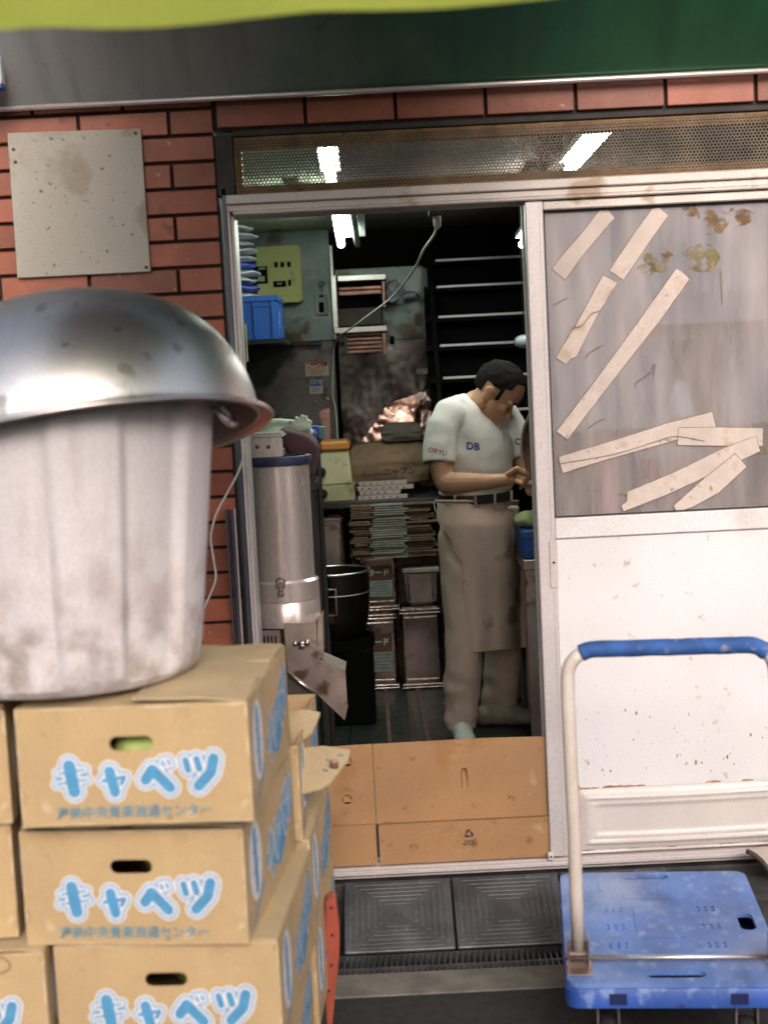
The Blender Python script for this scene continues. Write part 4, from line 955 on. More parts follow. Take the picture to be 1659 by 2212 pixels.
# big dark pot
Yp = 2.25; cx = I(725, 1300, Yp).x; rp_ = I(798, 1260, Yp).x-cx; zt_ = I(740, 1243, Yp-rp_).z
o = thing('stock_pot', 'big dark round bottomed steel pot with a bright rim beside the cutter', 'pot', (cx, Yp, 0))
zq = I(740, 1402, Yp-rp_).z
f = MB(); f.lathe([(.02, zq), (rp_*.55, zq+.004), (rp_*.74, zq+.03), (rp_*.90, zq+.085), (rp_*.98, zq+.15), (rp_, zt_-.09), (rp_, zt_), (rp_-.006, zt_), (rp_-.006, zt_-.09), (rp_*.88, zq+.10), (.01, zq+.02)], 56, Matrix.Translation((cx, Yp, 0))); f.build('body', 'pot', o, 50)
f = MB(); f.lathe([(.09, zq-.012), (.16, zq-.012), (.16, zq+.03), (.15, zq+.03), (.15, zq-.004), (.09, zq-.004), (.09, zq-.012)], 32, Matrix.Translation((cx, Yp, 0)))
f.span(cx-.15, cx+.15, Yp-.15, Yp+.15, .013, zq-.013, .01)
f.build('burner_stand', 'black', o)
f = MB(); f.tube([(cx+(rp_+.002)*math.cos(a_), Yp+(rp_+.002)*math.sin(a_), zt_) for a_ in [2*math.pi*k/48 for k in range(49)]], .006); f.build('rim', 'steel', o, True)
f = MB(); zz_ = zt_-.09; f.tube([(cx+(rp_+.001)*math.cos(a_), Yp+(rp_+.001)*math.sin(a_), zz_) for a_ in [2*math.pi*k/48 for k in range(49)]], .003); f.build('band', 'steel_dirty', o, True)
c = I(712, 1320, Yp-rp_); f = MB(); pl_ = [(-.045, 0, .09), (.03, 0, .09), (.03, 0, -.02), (-.045, 0, -.02)]; f.tube([c+Vector(v) for v in pl_+pl_[:1]], .005); f.build('handle', 'steel_dirty', o, True)
f = MB(); f.box((c.x-.005, c.y+.008, c.z-.03), (.05, .012, .05), .003); f.build('badge', 'residue', o)
c = I(690, 1330, 1.7)
o = thing('bucket', 'dark green bucket half hidden behind the steel cutter', 'bucket', (c.x-.03, 1.75, 0)); zt_ = I(690, 1280, 1.7).z
f = MB(); M_ = Matrix.Translation((c.x-.05, 1.75, 0)); f.lathe([(.06, .013), (.085, zt_), (.080, zt_), (.055, .03), (.0, .03)], 32, M_); f.build('body', 'green_bucket', o, 50)
f = MB(); f.lathe([(.084, zt_-.006), (.092, zt_-.004), (.092, zt_+.004), (.082, zt_+.004)], 32, M_); f.build('rim', 'green_bucket', o, 50)

# cabbage cutter ------------------------------------------------------------------------------
Yc_ = .62; cx = I(604, 1100, Yc_).x; rb = (I(673, 1100, Yc_).x-I(535, 1100, Yc_).x)/2*1.0
k_ = lambda y: I(604, y, Yc_).z
cu = thing('cabbage_cutter', 'tall shiny steel drum of a cabbage cutter with a blue rim and steel chute', 'cutter', (cx, Yc_, 0))
M_ = Matrix.Translation((cx, Yc_, 0))
f = MB(); f.lathe([(rb, k_(1250)), (rb, k_(1005)), (rb-.004, k_(1005)), (rb-.004, k_(1250)+.02)], 64, M_); f.build('drum', 'cutter_steel', cu, 50)
f = MB(); f.lathe([(rb-.004, k_(1004)), (rb+.009, k_(1002)), (rb+.012, k_(994)), (rb+.009, k_(985)), (rb-.006, k_(984)), (rb-.008, k_(1000))], 64, M_); f.build('rim', 'rim_blue', cu, 50)
f = MB(); f.lathe([(rb+.001, k_(1247)), (rb+.011, k_(1252)), (rb+.012, k_(1290)), (rb+.009, k_(1292)), (rb+.012, k_(1295)), (rb+.012, k_(1345)), (rb-.02, k_(1347)), (.01, k_(1347))], 64, M_); f.build('lower_ring', 'cutter_steel', cu, 40)
f = MB(); c = I(607, 1268, Yc_-rb-.013); f.box((c.x, c.y-.004, c.z), (.014, .012, .034), .003); f.tube([c+Vector((-.013, -.008, .022)), c+Vector((0, -.014, .03)), c+Vector((.013, -.008, .022)), c+Vector((.010, -.006, -.004))], .003); f.tube([c+Vector((-.013, -.008, .022)), c+Vector((-.010, -.006, -.004))], .003); f.box((c.x, c.y-.010, c.z-.022), (.020, .008, .014), .003); f.build('latch', 'steel_dirty', cu, 40)
# lid tray on the drum
zl_ = k_(984); a, b = I(530, 960, Yc_-.09), I(611, 960, Yc_-.09); ztop = I(570, 936, Yc_-.09).z
f = MB(); hs = [circle(I(x, 966, Yc_-.09).x, I(x, 966, Yc_-.09).z, .0065, 12) for x in (556, 580)]
f.add(cut_sheet([rrect(a.x, zl_+.002, b.x, ztop-.014, .008)]+hs, .003), up_at(0, Yc_-.09, 0)); f.build('lid_tray', 'steel', cu)
f = MB(); f.span(a.x-.002, b.x+.003, Yc_-.095, Yc_+.06, ztop-.0135, ztop-.009, .002); f.span(a.x, b.x, Yc_-.09, Yc_+.055, ztop-.0085, ztop-.004, .002); f.span(a.x+.004, b.x-.004, Yc_-.088, Yc_+.05, ztop-.0035, ztop, .002); f.span(a.x+.003, b.x-.003, Yc_-.06, Yc_+.05, zl_+.002, zl_+.02); f.build('lid_top', 'steel', cu)
# base casing and chute
yb_ = Yc_-rb+.01
a, b = I(520, 1372, yb_), I(607, 1372, yb_); zt_, zb_ = k_(1348), I(570, 1400, yb_).z
f = MB(); f.span(a.x, b.x, yb_, yb_+.16, .013, zt_-.001, .002)
f.build('base', 'steel_dirty', cu)
f = MB()
for q in range(9): x = a.x+.012+q*(b.x-a.x-.02)/9; f.span(x, x+.006, yb_-.0012, yb_-.0002, zt_-.075, zt_-.020)
f.build('louvres', 'steel_dark', cu)
f = MB(); yy = yb_-.03; p1 = [I(x, y, yy) for x, y in ((613, 1346), (684, 1346), (686, 1424), (752, 1525), (745, 1556), (682, 1497), (622, 1453))]
f.prism(p1, (0, .004, 0)); f.build('front_plate', 'steel_dirty', cu)
f = MB(); p2 = [I(x, y, yy+.001) for x, y in ((686, 1344), (697, 1332), (699, 1418), (686, 1426))]; f.prism(p2, (0, .14, 0)); f.build('side_flange', 'steel_dirty', cu)
f = MB(); q = [I(x, y, yy-.004) for x, y in ((688, 1424), (746, 1449), (751, 1525), (742, 1556), (700, 1500))]
f.prism([q[0], q[1], q[2], q[4]], (0, .003, 0)); f.prism([q[0]+Vector((0, .004, 0)), q[1]+Vector((0, .004, 0)), q[1]+Vector((0, .14, 0)), q[0]+Vector((0, .14, 0))], (0, 0, -.003)); f.build('chute', 'steel_dirty', cu)
f = MB(); a_ = I(624, 1455, yy-.002); b_ = I(684, 1502, yy-.002); f.tube([a_, b_], .007); f.build('fold_edge', 'steel', cu, True)
f = MB(); p3 = [I(x, y, yy+.003) for x, y in ((622, 1458), (682, 1502), (682, 1570), (622, 1560))]; f.prism(p3, (0, .12, 0)); f.build('stand_box', 'kraft_dark', cu)
f = MB(); x_ = (p3[0].x+p3[1].x)/2; f.span(p3[0].x, p3[1].x, yy+.02, yy+.12, .013, p3[2].z); f.build('foot', 'steel_dark', cu)
c = I(652, 1390, yy-.004); f = MB(); f.tube([c+Vector((-.018, 0, .0)), c+Vector((.018, 0, .002))], .006, 10); f.ball(c+Vector((-.02, 0, 0)), .008, 2); f.ball(c+Vector((.016, -.002, .002)), .010, 2); f.box((c.x, c.y, c.z-.008), (.02, .006, .02), .002); f.build('clip', 'steel', cu, True)
# olive box just inside the jamb
o = thing('olive_switch_box', 'slim olive plastic switch box just inside the left door jamb', 'switch box', I(524, 740, .25))
f = MB(); e = pbox(f, 500, 694, 532, 788, .2, .05); bmesh.ops.bevel(f.bm, geom=f.bm.edges[:], offset=.008, segments=3, affect='EDGES'); f.build('case', 'olive_plastic', o, 40)
f = MB(); pbox(f, 500, 700, 527, 782, .197, .004, .002); f.build('cover', 'breaker', o)
# counter at the right with green cloth
ct = thing('side_counter', 'work counter right of the man with a blue crate under a green cloth', 'counter', (.9, 1.9, 0)); zc = I(1140, 1208, 1.62).z
f = MB(); xl_ = I(1128, 1210, 1.62).x; f.span(xl_, 1.7, 1.60, 2.4, zc-.04, zc, .003); f.build('top', 'steel_dirty', ct)
for x in (xl_+.03, 1.66):
    for y in (1.64, 2.36): f = MB(); f.span(x-.02, x+.02, y-.02, y+.02, .013, zc-.041); f.build('leg', 'steel_dirty', ct)
f = MB(); f.span(xl_+.05, 1.64, 1.66, 2.34, .12, .14); f.build('low_shelf', 'kraft_dark', ct)
f = MB(); f.span(xl_+.002, 1.69, 1.63, 1.64, .15, zc-.042); f.build('apron_panel', 'copper', ct)
o = thing('plastic_crate', 'low blue plastic crate under a green cloth at the man\'s right', 'crate', (xl_+.2, 1.75, zc+.001)); zt_ = I(1140, 1146, 1.62).z
f = MB(); f.span(xl_+.002, xl_+.4, 1.62, 1.9, zc+.001, zt_, .006); f.build('body', 'crate_blue', o)
f = MB(); f.span(xl_-.004, xl_+.406, 1.612, 1.619, zt_-.03, zt_-.004, .002); f.build('rim', 'crate_blue', o)
f = MB(); f.span(xl_+.01, xl_+.39, 1.614, 1.619, zc+.03, zc+.04); f.build('rib', 'crate_blue', o)
o = thing('green_cloth', 'folded pale green cloth lying on the blue crate by the door edge', 'cloth', (xl_+.15, 1.75, zt_))
f = MB(); f.ball((xl_+.16, 1.76, zt_+.028), (.175, .13, .042), 4)
for v in f.bm.verts: v.co.z = max(zt_+.001, v.co.z+.016*noise.noise((v.co.x*22, v.co.y*22, 1)))
f.build('cloth', 'cloth_green', o, True)
# big round pan standing on edge in front of the man
c = I(1196, 972, 1.60); rr_ = (c-I(1127, 972, 1.60)).length
o = thing('round_pan', 'big battered round pan standing on edge between the man and the door', 'pan', (c.x, 1.6, c.z-rr_))
M_ = Matrix.Translation(c) @ Matrix.Rotation(R(-42), 4, 'Z') @ Matrix.Diagonal((1.0, 1, 1.32, 1)) @ Matrix.Rotation(R(90), 4, 'X')
f = MB(); f.lathe([(.0, -.05), (rr_*.6, -.048), (rr_*.9, -.02), (rr_*1.12, .012), (rr_*1.14, .018), (rr_*1.1, .018), (rr_*.88, -.012), (rr_*.58, -.040), (.0, -.042)], 56, M_); f.build('pan', 'wok', o, 50)
f = MB(); f.tube([M_ @ Vector((rr_*1.14*math.cos(t_), rr_*1.14*math.sin(t_), .018)) for t_ in [2*math.pi*q/56 for q in range(57)]], .006); f.build('rim', 'wok_rim', o, True)
# ================================================================== IN THE STREET
# cabbage cartons ------------------------------------------------------------------------------
BW, BD, BH = .380, .455, .196
GLY = {  # strokes in a unit square, x right, z up: (points, weight)
 'キ': [([(.06, .70), (.94, .84)], .18), ([(.0, .30), (1.0, .46)], .18), ([(.44, 1.0), (.56, .0)], 1.15)],
 'ャ': [([(.05, .52), (.92, .68), (.78, .36)], .35), ([(.34, .95), (.50, .0)], 1.0)],
 'ベ': [([(.0, .36), (.30, .78), (.98, .02)], 1.0), ([(.72, 1.12), (.80, .92)], .22), ([(.96, 1.16), (1.04, .96)], .22)],
 'ツ': [([(.02, .98), (.10, .60)], .62), ([(.40, 1.02), (.48, .64)], .62), ([(.98, 1.02), (.86, .50), (.42, .0)], 1.0)]}
def capsule(p, q, r, n=6):
    dx, dz = q[0]-p[0], q[1]-p[1]; a = math.atan2(dz, dx); pts = []
    for k in range(n+1): t = a-math.pi/2+math.pi*k/n; pts.append((q[0]+r*math.cos(t), q[1]+r*math.sin(t)))
    for k in range(n+1): t = a+math.pi/2+math.pi*k/n; pts.append((p[0]+r*math.cos(t), p[1]+r*math.sin(t)))
    return pts
def lettering(mb, cells, wt, to3, layers, step=.00035):
    # cells: (char, x, z, w, h); layers: (extra half-width, material index)
    cnt = 0
    for li, (ex, mi) in enumerate(layers):
        mb.mi = mi; q_ = 0
        for ch, x, z, w_, h_ in cells:
            for pts, s_ in GLY[ch]:
                for p, q in zip(pts, pts[1:]):
                    pp, qq = (x+p[0]*w_, z+p[1]*h_), (x+q[0]*w_, z+q[1]*h_); q_ += 1
                    d = step*(li+1)+.000012*q_
                    mb.face([to3(u, v, d) for u, v in capsule(pp, qq, max(.0012, wt*s_+ex))])
    mb.mi = 0
def carton_body():
    f = MB(); t = .004
    f.span(-BW/2, -BW/2+t, 0, BD, 0, BH); f.span(BW/2-t, BW/2, 0, BD, 0, BH); f.span(-BW/2+t, BW/2-t, 0, BD, 0, t)
    f.span(-BW/2+t, BW/2-t, BD-t, BD, t, BH)
    hole = stadium(-.002, BH-.062, .072, .024)
    f.add(cut_sheet([[(-BW/2+t, t), (BW/2-t, t), (BW/2-t, BH), (-BW/2+t, BH)], hole], t), up_at(0, t/2, 0))
    bmesh.ops.remove_doubles(f.bm, verts=f.bm.verts, dist=.00001)
    return f.mesh('carton_body', 'cardboard')
def front_print():
    f = MB(); h = .074
    cells = []
    for ch, cx, dz, w_, hh in (('キ', .091, .117, .050, .043), ('ャ', .1605, .123, .041, .036), ('ベ', .232, .117, .040, .040), ('ツ', .302, .113, .048, .044)):
        cells.append((ch, -BW/2+cx-.004-w_/2, BH-dz-hh/2, w_, hh))
    lettering(f, cells, .0089, lambda u, v, d: (u, -d, v), [(.0098, 1), (.0068, 0), (.0040, 1), (.0002, 0)])
    return f.mesh('front_print', ['print_blue', 'print_white'])
def front_text():
    f = MB(); me = text_mesh('渥美中央青果流通センター', .0215, .0006); f.add(me, up_at(-.004, -.0006, BH-.176)); return f.mesh('front_text', 'print_grey')
def side_print():
    f = MB(); to3 = lambda u, v, d: (BW/2+.0004+d, u, v)
    f.mi = 0; f.face([to3(u, v, .0000) for u, v in [(.165, .075), (.40, .168), (.44, .168), (.44, .10), (.30, .03)]])
    f.face([to3(u, v, .0001) for u, v in [(.03, .012), (.15, .060), (.15, .050), (.05, .012)]])
    f.mi = 1; f.face([to3(.085+.052*math.cos(a), .112+.068*math.sin(a), .0001) for a in [2*math.pi*k/32 for k in range(32)]])
    cells = [('キ', .06, .065, .05, .095)]
    lettering(f, cells, .010, to3, [(0, 0)])
    cells = [('キ', .19, .045, .055, .07), ('ャ', .25, .06, .045, .06), ('ベ', .305, .075, .055, .065), ('ツ', .37, .09, .055, .065)]
    lettering(f, cells, .005, to3, [(.0085, 1), (.005, 0), (.0028, 1), (.0, 0)])
    return f.mesh('side_print', ['print_blue', 'print_white'])
ME_body, ME_front, ME_ftext, ME_side = carton_body(), front_print(), front_text(), side_print()
def wear_mesh(seed):
    f = MB(); rd = random.Random(seed)
    def ribbon(p, q, n, wmax, axis):
        p, q = Vector(p), Vector(q); ax_ = Vector(axis); pr = None
        for i in range(n+1):
            t = i/n; w_ = wmax*max(.12, .5+noise.noise((t*9+seed, seed*2.1, 0))*1.3); c = p.lerp(q, t)
            cur = (f.bm.verts.new(c), f.bm.verts.new(c+ax_*w_))
            if pr: f.bm.faces.new((pr[0], cur[0], cur[1], pr[1]))
            pr = cur
    e = .0006
    ribbon((-BW/2, -e, BH), (BW/2, -e, BH), 60, .0045, (0, 0, -1)); ribbon((BW/2, -e, 0), (BW/2, -e, BH), 40, .0040, (-1, 0, 0)); ribbon((-BW/2, -e, 0), (-BW/2, -e, BH), 40, .0035, (1, 0, 0))
    ribbon((BW/2+e, 0, BH), (BW/2+e, BD, BH), 60, .0040, (0, 0, -1)); ribbon((BW/2+e, 0, 0), (BW/2+e, 0, BH), 40, .0030, (0, 1, 0)); ribbon((-BW/2, -e, .0005), (BW/2, -e, .0005), 50, .0028, (0, 0, 1))
    return f.mesh('worn_edge', 'card_wear')
def flap_mesh(w_, d, seed):
    f = MB(); rings = []; n = 14
    for i in range(n+1):
        u = i/n; rings.append([(w_*(u-.5), d*j/8, .006*noise.noise((u*3+seed, j*.25, seed*1.7))) for j in range(9)])
    f.loft(rings, closed=False, cap=False)
    g = bmesh.ops.extrude_face_region(f.bm, geom=f.bm.faces[:]); 
    for v in [e for e in g['geom'] if isinstance(e, bmesh.types.BMVert)]: v.co.z -= .004
    return f.mesh('flap', 'cardboard_in')
def carton(label, x, y, z, rz, flaps=(3, 2, 4, 3), cab=None, plain=False, group='printed cabbage cartons'):
    o = thing('cabbage_carton', label, 'carton', (x, y, z), rz, group)
    link('body', ME_body, o, True); link('side_print', ME_side, o, True)
    if not plain: link('lettering', ME_front, o, True); link('small_print', ME_ftext, o, True)
    link('worn_edge', wear_mesh(int(abs(x*1000)+abs(z*977))), o, True)
    # flaps: front, back, left, right; angle lifts from level
    spec = [((0, .004, BH), 0, BW-.012, .16), ((0, BD-.004, BH), math.pi, BW-.012, .16), ((-BW/2+.002, BD/2, BH+.005), -math.pi/2, BD-.01, BW/2-.004), ((BW/2-.002, BD/2, BH+.005), math.pi/2, BD-.01, BW/2-.004)]
    for k, (p, rr, w_, d) in enumerate(spec):
        if flaps[k] is None: continue
        fl = link('flap', flap_mesh(w_, d, x*3+z*7+k), o, True); fl.location = p; fl.rotation_euler = Matrix.Rotation(rr, 3, 'Z').to_4x4().to_euler()
        fl.rotation_euler = (Matrix.Rotation(rr, 3, 'Z') @ Matrix.Rotation(R(flaps[k]), 3, 'X')).to_euler()
    if cab:
        c = thing('cabbage', cab, 'cabbage', (x, y, z+.008)); f = MB(); f.ball((0, 0, .078), (.088, .088, .076), 4)
        for v in f.bm.verts: q = v.co.copy(); v.co += Vector((q.x, q.y, q.z-.078))*(.05*noise.noise(q*22)+.06*abs(math.sin(math.atan2(q.y, q.x)*2.5+q.z*14)))
        ob = f.build('leaves', 'cabbage', c, True, local=True); c.location = Matrix.Rotation(rz, 3, 'Z') @ Vector((.03, .10 if 'under the bin' in cab else .26, 0)) + Vector((x, y, z+.006))
    return o
def lean(o, d): return o
zt1 = .785
cx1, cx2, cx3 = -.424, -.447, -.402
carton('cabbage carton on top of the stack, carrying the white bin', cx1, -1.541, .787, R(-4), (1.5, 2, None, 2.5), 'pale cabbage showing in the handle hole of the carton under the bin')
carton('cabbage carton in the middle of the stack, poking out to the left', cx2, -1.494, .566, R(-6.5), (None, None, 1, 1), 'dark cabbage inside the middle carton of the front stack')
carton('cabbage carton low in the front stack, set to the right of the ones above', cx3, -1.490, .367, R(-4), (None, None, 0, 1), 'dark cabbage inside the low carton of the front stack')
carton('cabbage carton at the bottom of the front stack, mostly below the picture', cx3-.01, -1.492, .166, R(-4), (None, None, 0, 0))
# neighbours at the left
lx = P(20, 1540, -1.48)
carton('cabbage carton cut off by the left edge beside the topmost printed carton', lx.x-BW/2-.012, -1.47, .775, R(2), (1, 1, 1, 1))
carton('cabbage carton cut off by the left edge beside the middle printed carton', lx.x-BW/2-.020, -1.46, .572, R(3), (None, None, 1, 0))
l3 = P(98, 2100, -1.5)
carton('cabbage carton at the bottom left corner with a stray pen line', l3.x-BW/2, -1.500, .367, R(0), (None, None, 0, 0))
carton('cabbage carton under the one with the pen line', l3.x-BW/2, -1.500, .166, R(0), (None, None, 0, 0))
f = MB(); f.tube(smoothpath([P(x, y, -1.5035) for x, y in ((-20, 2064), (8, 2070), (22, 2082), (20, 2094), (4, 2101), (-20, 2104))], 5), .0011, 5); tag(f.build('loose_thread', 'crack'), 'dark loop of thread on the carton in the bottom left corner', 'thread')
# stack further back
bx = P(703, 1850, -.95).x-.028
carton('cabbage carton on top of the back stack with torn open flaps', bx-BW/2-.012, -1.0, .566, R(-2), (None, None, None, None), plain=True)
carton('cabbage carton in the middle of the back stack', bx-BW/2, -.985, .367, R(-3), (None, None, 0, 0), plain=True)
carton('cabbage carton at the bottom of the back stack', bx-BW/2, -.985, .166, R(-3), (None, None, 0, 0), plain=True)
for nm, pts, Yf, lab in (('a', [(648, 1616), (700, 1611), (757, 1619), (752, 1640), (713, 1690), (690, 1702), (649, 1712)], -.98, 'torn stained carton flap sticking out over the doorway cardboard'), ('b', [(622, 1536), (660, 1532), (692, 1539), (683, 1562), (674, 1580), (630, 1612)], -.90, 'torn greyish carton flap standing behind the topmost carton')):
    w3 = [P(x, y, Yf+ (0.10*(1712-y)/100 if nm == 'a' else .05*(1612-y)/80)) for x, y in pts]
    o = thing('torn_flap', lab, 'cardboard', w3[0]); f = MB(); f.prism(w3, (0, .001, -.005)); f.build('board', 'cardboard_in', o)
    if nm == 'a':
        f = MB()
        for (x, y, x2, y2) in ((705, 1640, 722, 1646), (712, 1655, 726, 1652), (698, 1662, 708, 1665), (730, 1632, 742, 1630)):
            a_ = P(x, y, Yf+.10*(1712-y)/100-.003); b_ = P(x2, y2, Yf+.10*(1712-y2)/100-.003); f.tube([a_, b_], .0022, 5)
        f.build('stain', 'print_grey', o)
        f = MB(); a_ = P(722, 1655, Yf+.10*57/100-.004); f.ball(a_, (.010, .003, .016), 2); f.build('red_stain', 'copper', o)
# pallet under the stacks
pl = thing('pallet', 'low dark pallet under the cabbage cartons', 'pallet', (-.6, -1.2, 0))
f = MB()
for k in range(7): f.span(-1.3, -.18, -1.52+k*.15, -1.52+k*.15+.11, .14, .163, .003)
f.build('deck', 'dark_wood', pl); f = MB()
for x in (-1.25, -.7, -.25): f.span(x, x+.07, -1.52, -.51, .001, .1395)
f.build('bearer', 'dark_wood', pl)
# red post
w3 = [P(x, y, -.80) for x, y in ((704, 1945), (712, 1940), (724, 1942), (733, 2010), (733, 2060), (718, 2212), (690, 2212))]
o = thing('red_post', 'chipped red board standing on edge behind the cartons', 'board', (w3[0].x, -.8, 0))
bt_ = [Vector((w3[5].x-.012, -.8, .001)), Vector((w3[6].x-.012, -.8, .001))]
f = MB(); f.prism(w3[:5]+bt_+[w3[6]], (0, .05, 0)); bmesh.ops.bevel(f.bm, geom=f.bm.edges[:], offset=.004, segments=2, affect='EDGES'); f.build('board', 'red_paint', o)
f = MB()
for (x, y) in ((716, 1960), (718, 2020), (716, 2085), (710, 2140)): c = P(x, y, -.8); f.lathe([(.0035, 0), (.0035, .0015)], 10, Matrix.Translation((c.x, -.8003, c.z)) @ Matrix.Rotation(R(90), 4, 'X'), cap=True)
f.build('nail_head', 'rubber', o)

# white bin ---------------------------------------------------------------------------------------
bzb = .787+BH+.014; bc = P(150, 1492, -1.33)
bx, by = bc.x+.006, -1.325
rb0 = P(436, 1450, by).x-bx; rb1 = P(463, 900, by).x-bx; H = P(300, 905, by-rb1).z-bzb+.03
o = thing('plastic_bin', 'stained white plastic bin with wide ribs on the topmost cabbage carton', 'bin', (bx, by, bzb))
NP = 7; ph_ = .567
def flute(a, z):
    t = ((a*NP/(2*math.pi)+ph_) % 1.0); s_ = math.sin(2*math.pi*t); return .0075*max(-1, min(1, s_*4.5))*min(1, max(.0, (z-.012)/.03))
prof = [(.0, .004), (rb0-.03, .002), (rb0-.012, .004), (rb0-.002, .016)]+[(rb0+(rb1-rb0)*k/20, .03+(H-.03)*k/20) for k in range(21)]+[(rb1+.006, H), (rb1+.010, H+.012), (rb1-.002, H+.014), (rb1-.006, H), (rb0-.006, .03), (.0, .02)]
f = MB(); f.lathe(prof, 240, Matrix.Identity(4), flute); f.build('shell', 'bin_plastic', o, 40, local=True)
for sx in (1,):
    f = MB(); f.tube(smoothpath([(rb1+.004, -.05, H-.02), (rb1+.03, -.05, H-.05), (rb1+.03, .05, H-.05), (rb1+.004, .05, H-.02)], 4), .006); f.build('handle', 'steel', o, True, local=True)
# steel bowl upside down over it
rim_c = P(172, 962, -1.33); rl = (P(585, 890, -1.33).x-rim_c.x)*1.0
RB = rl/math.cos(R(9)); ax = Matrix.Rotation(R(-7.9), 3, 'Y') @ Matrix.Rotation(R(11.2), 3, 'X')
ax = Matrix.Rotation(-R(7.9), 4, 'Y') @ Matrix.Rotation(-R(11.2), 4, 'X')
Mb = Matrix.Translation(rim_c) @ ax
o = thing('steel_bowl', 'big steel mixing bowl turned upside down over the white bin', 'bowl', rim_c)
HB = P(185, 622, -1.33).z-rim_c.z-.012; n = 30; prof = [(.0, HB)]
for k in range(1, n+1):
    t = k/n; a = t*math.pi/2; rr = math.sin(a)**.82*(RB-.022); prof.append((rr, HB*math.cos(a)**.95 if k < n else .004))
inner = [(max(0, r-.003), z-.003) for r, z in reversed(prof)]
f = MB(); f.lathe(prof+[(RB-.020, .001)]+inner, 128, Mb); f.build('shell', 'bowl_steel', o, 60)
f = MB(); f.lathe([(RB-.022, .0030), (RB-.008, .0036), (RB, .001), (RB+.003, -.003), (RB, -.006), (RB-.004, -.0055), (RB-.003, -.002), (RB-.020, -.0005), (RB-.022, .0030)], 128, Mb); f.build('rolled_rim', 'steel', o, True)
# loose wire at the wall
o = thing('loose_wire', 'thin bent grey wire hanging on the brick wall behind the bin', 'wire', P(489, 1069, -.04))
f = MB(); f.tube(smoothpath([P(x, y, -.05) for x, y in ((533, 900), (532, 930), (528, 976), (516, 1018), (490, 1068), (468, 1110), (456, 1159), (462, 1208), (467, 1248), (456, 1281), (443, 1310), (430, 1340))], 6), .0032, 7); f.build('strand', 'cable', o, True)

# blue platform trolley ------------------------------------------------------------------------------
ZP = .205
fl_, rl_ = PZ(1224, 2125, ZP), PZ(1209, 1886, ZP); rr2 = PZ(1600, 1888, ZP)
TW = (rr2-rl_).length*1.02; TL = (rl_-fl_).length
yaw = -math.atan2(rl_.x-fl_.x, rl_.y-fl_.y); print('trolley', TW, TL, yaw, rl_)
tro = thing('platform_trolley', 'blue plastic platform trolley with a cream tube handle and blue grip', 'trolley', (fl_.x, fl_.y, 0), yaw)
hs = [stadium(TW*.50, .044, .125, .034), stadium(TW*.46, TL-.034, .115, .030), stadium(.032, TL*.52, .026, .07), stadium(TW-.042, TL*.50, .036, .10)]
for sx in (.118, TW-.125):
    for sy in (.30, .46, .62):
        for k in range(3):
            for q in range(2): hs.append([(sx-.022+k*.017, TL*sy-.016+q*.018), (sx-.013+k*.017, TL*sy-.016+q*.018), (sx-.013+k*.017, TL*sy-.002+q*.018), (sx-.022+k*.017, TL*sy-.002+q*.018)])
f = MB(); f.add(cut_sheet([rrect(0, 0, TW, TL, .032)]+hs, .010), Matrix.Translation((0, 0, ZP-.005)))
f.build('deck', 'trolley_top', tro, local=True)
f = MB(); rings = []
for ins, z in ((.0, ZP-.011), (-.004, ZP-.016), (-.004, ZP-.052), (.006, ZP-.056), (.012, ZP-.05), (.012, ZP-.0115)): rings.append([(x, y, z) for x, y in rrect(ins, ins, TW-ins, TL-ins, .032)])
f.loft(rings+[rings[0]], cap=False); f.build('skirt', 'trolley_blue', tro, 40, local=True)
f = MB(); f.span(.014, TW-.014, .014, TL-.014, ZP-.046, ZP-.040); f.build('underside', 'trolley_deep', tro, local=True)
f = MB()
for (x0, y0, x1, y1) in ((TW*.32, TL*.72, TW*.62, TL*.76), (TW*.36, TL*.36, TW*.60, TL*.62), (TW*.25, .135, TW*.75, .139), (TW*.20, TL*.8, TW*.22, TL*.9)): f.span(x0, x1, y0, y1, ZP+.0003, ZP+.0016, .0005)
f.build('raised_panel', 'trolley_top', tro, local=True)
for x in (.105, TW-.105): f = MB(); f.span(x-.018, x+.018, -.0062, -.0042, ZP-.045, ZP-.020, .001); f.build('socket', 'trolley_deep', tro, local=True)
for x in (.085, TW-.085):
    for y in (.075, TL-.085):
        f = MB(); f.span(x-.035, x+.035, y-.04, y+.04, ZP-.064, ZP-.0465, .002)
        for s_ in (-.022, .022): f.box((x+s_, y-.012, ZP-.095), (.004, .05, .07), .001)
        cs_ = f.build('caster', 'steel_dirty', tro, local=True)
        f = MB(); f.lathe([(.0, -.015), (.048, -.015), (.052, -.010), (.052, .010), (.048, .015), (.0, .015)], 28, Matrix.Translation((x, y-.02, .0535)) @ Matrix.Rotation(R(90), 4, 'Y')); q = f.build('wheel', 'rubber', cs_, 40, local=True)
Mi = (Matrix.Translation(tro.location) @ Matrix.Rotation(yaw, 4, 'Z')).inverted()
hb = fl_.y+.085
def HP(x, y, dy=0): return Mi @ P(x, y, hb+dy)
hpts = [HP(1249, 2050), HP(1244, 1930, -.005), HP(1240, 1800, -.012), HP(1232, 1640, -.02), HP(1226, 1500, -.028), HP(1225, 1450, -.03)]
base_z = hpts[0].z
xL = HP(1225, 1440, -.03).x; xR = max(TW-.028, HP(1668, 1440, -.03).x)
ztop = HP(1400, 1399, -.035).z; yT = HP(1400, 1399, -.035).y; ytop = [p.y for p in hpts]
rc = .058
arc1 = [(xL+rc-rc*math.cos(a), yT, ztop-rc+rc*math.sin(a)) for a in [math.pi/2*k/6 for k in range(7)]]
arc2 = [(xR-rc+rc*math.sin(a), yT, ztop-rc+rc*math.cos(a)) for a in [math.pi/2*k/6 for k in range(7)]]
rp2 = [Vector((xR+ (p.x-hpts[-1].x)*-.2, p.y, p.z)) for p in reversed(hpts)]
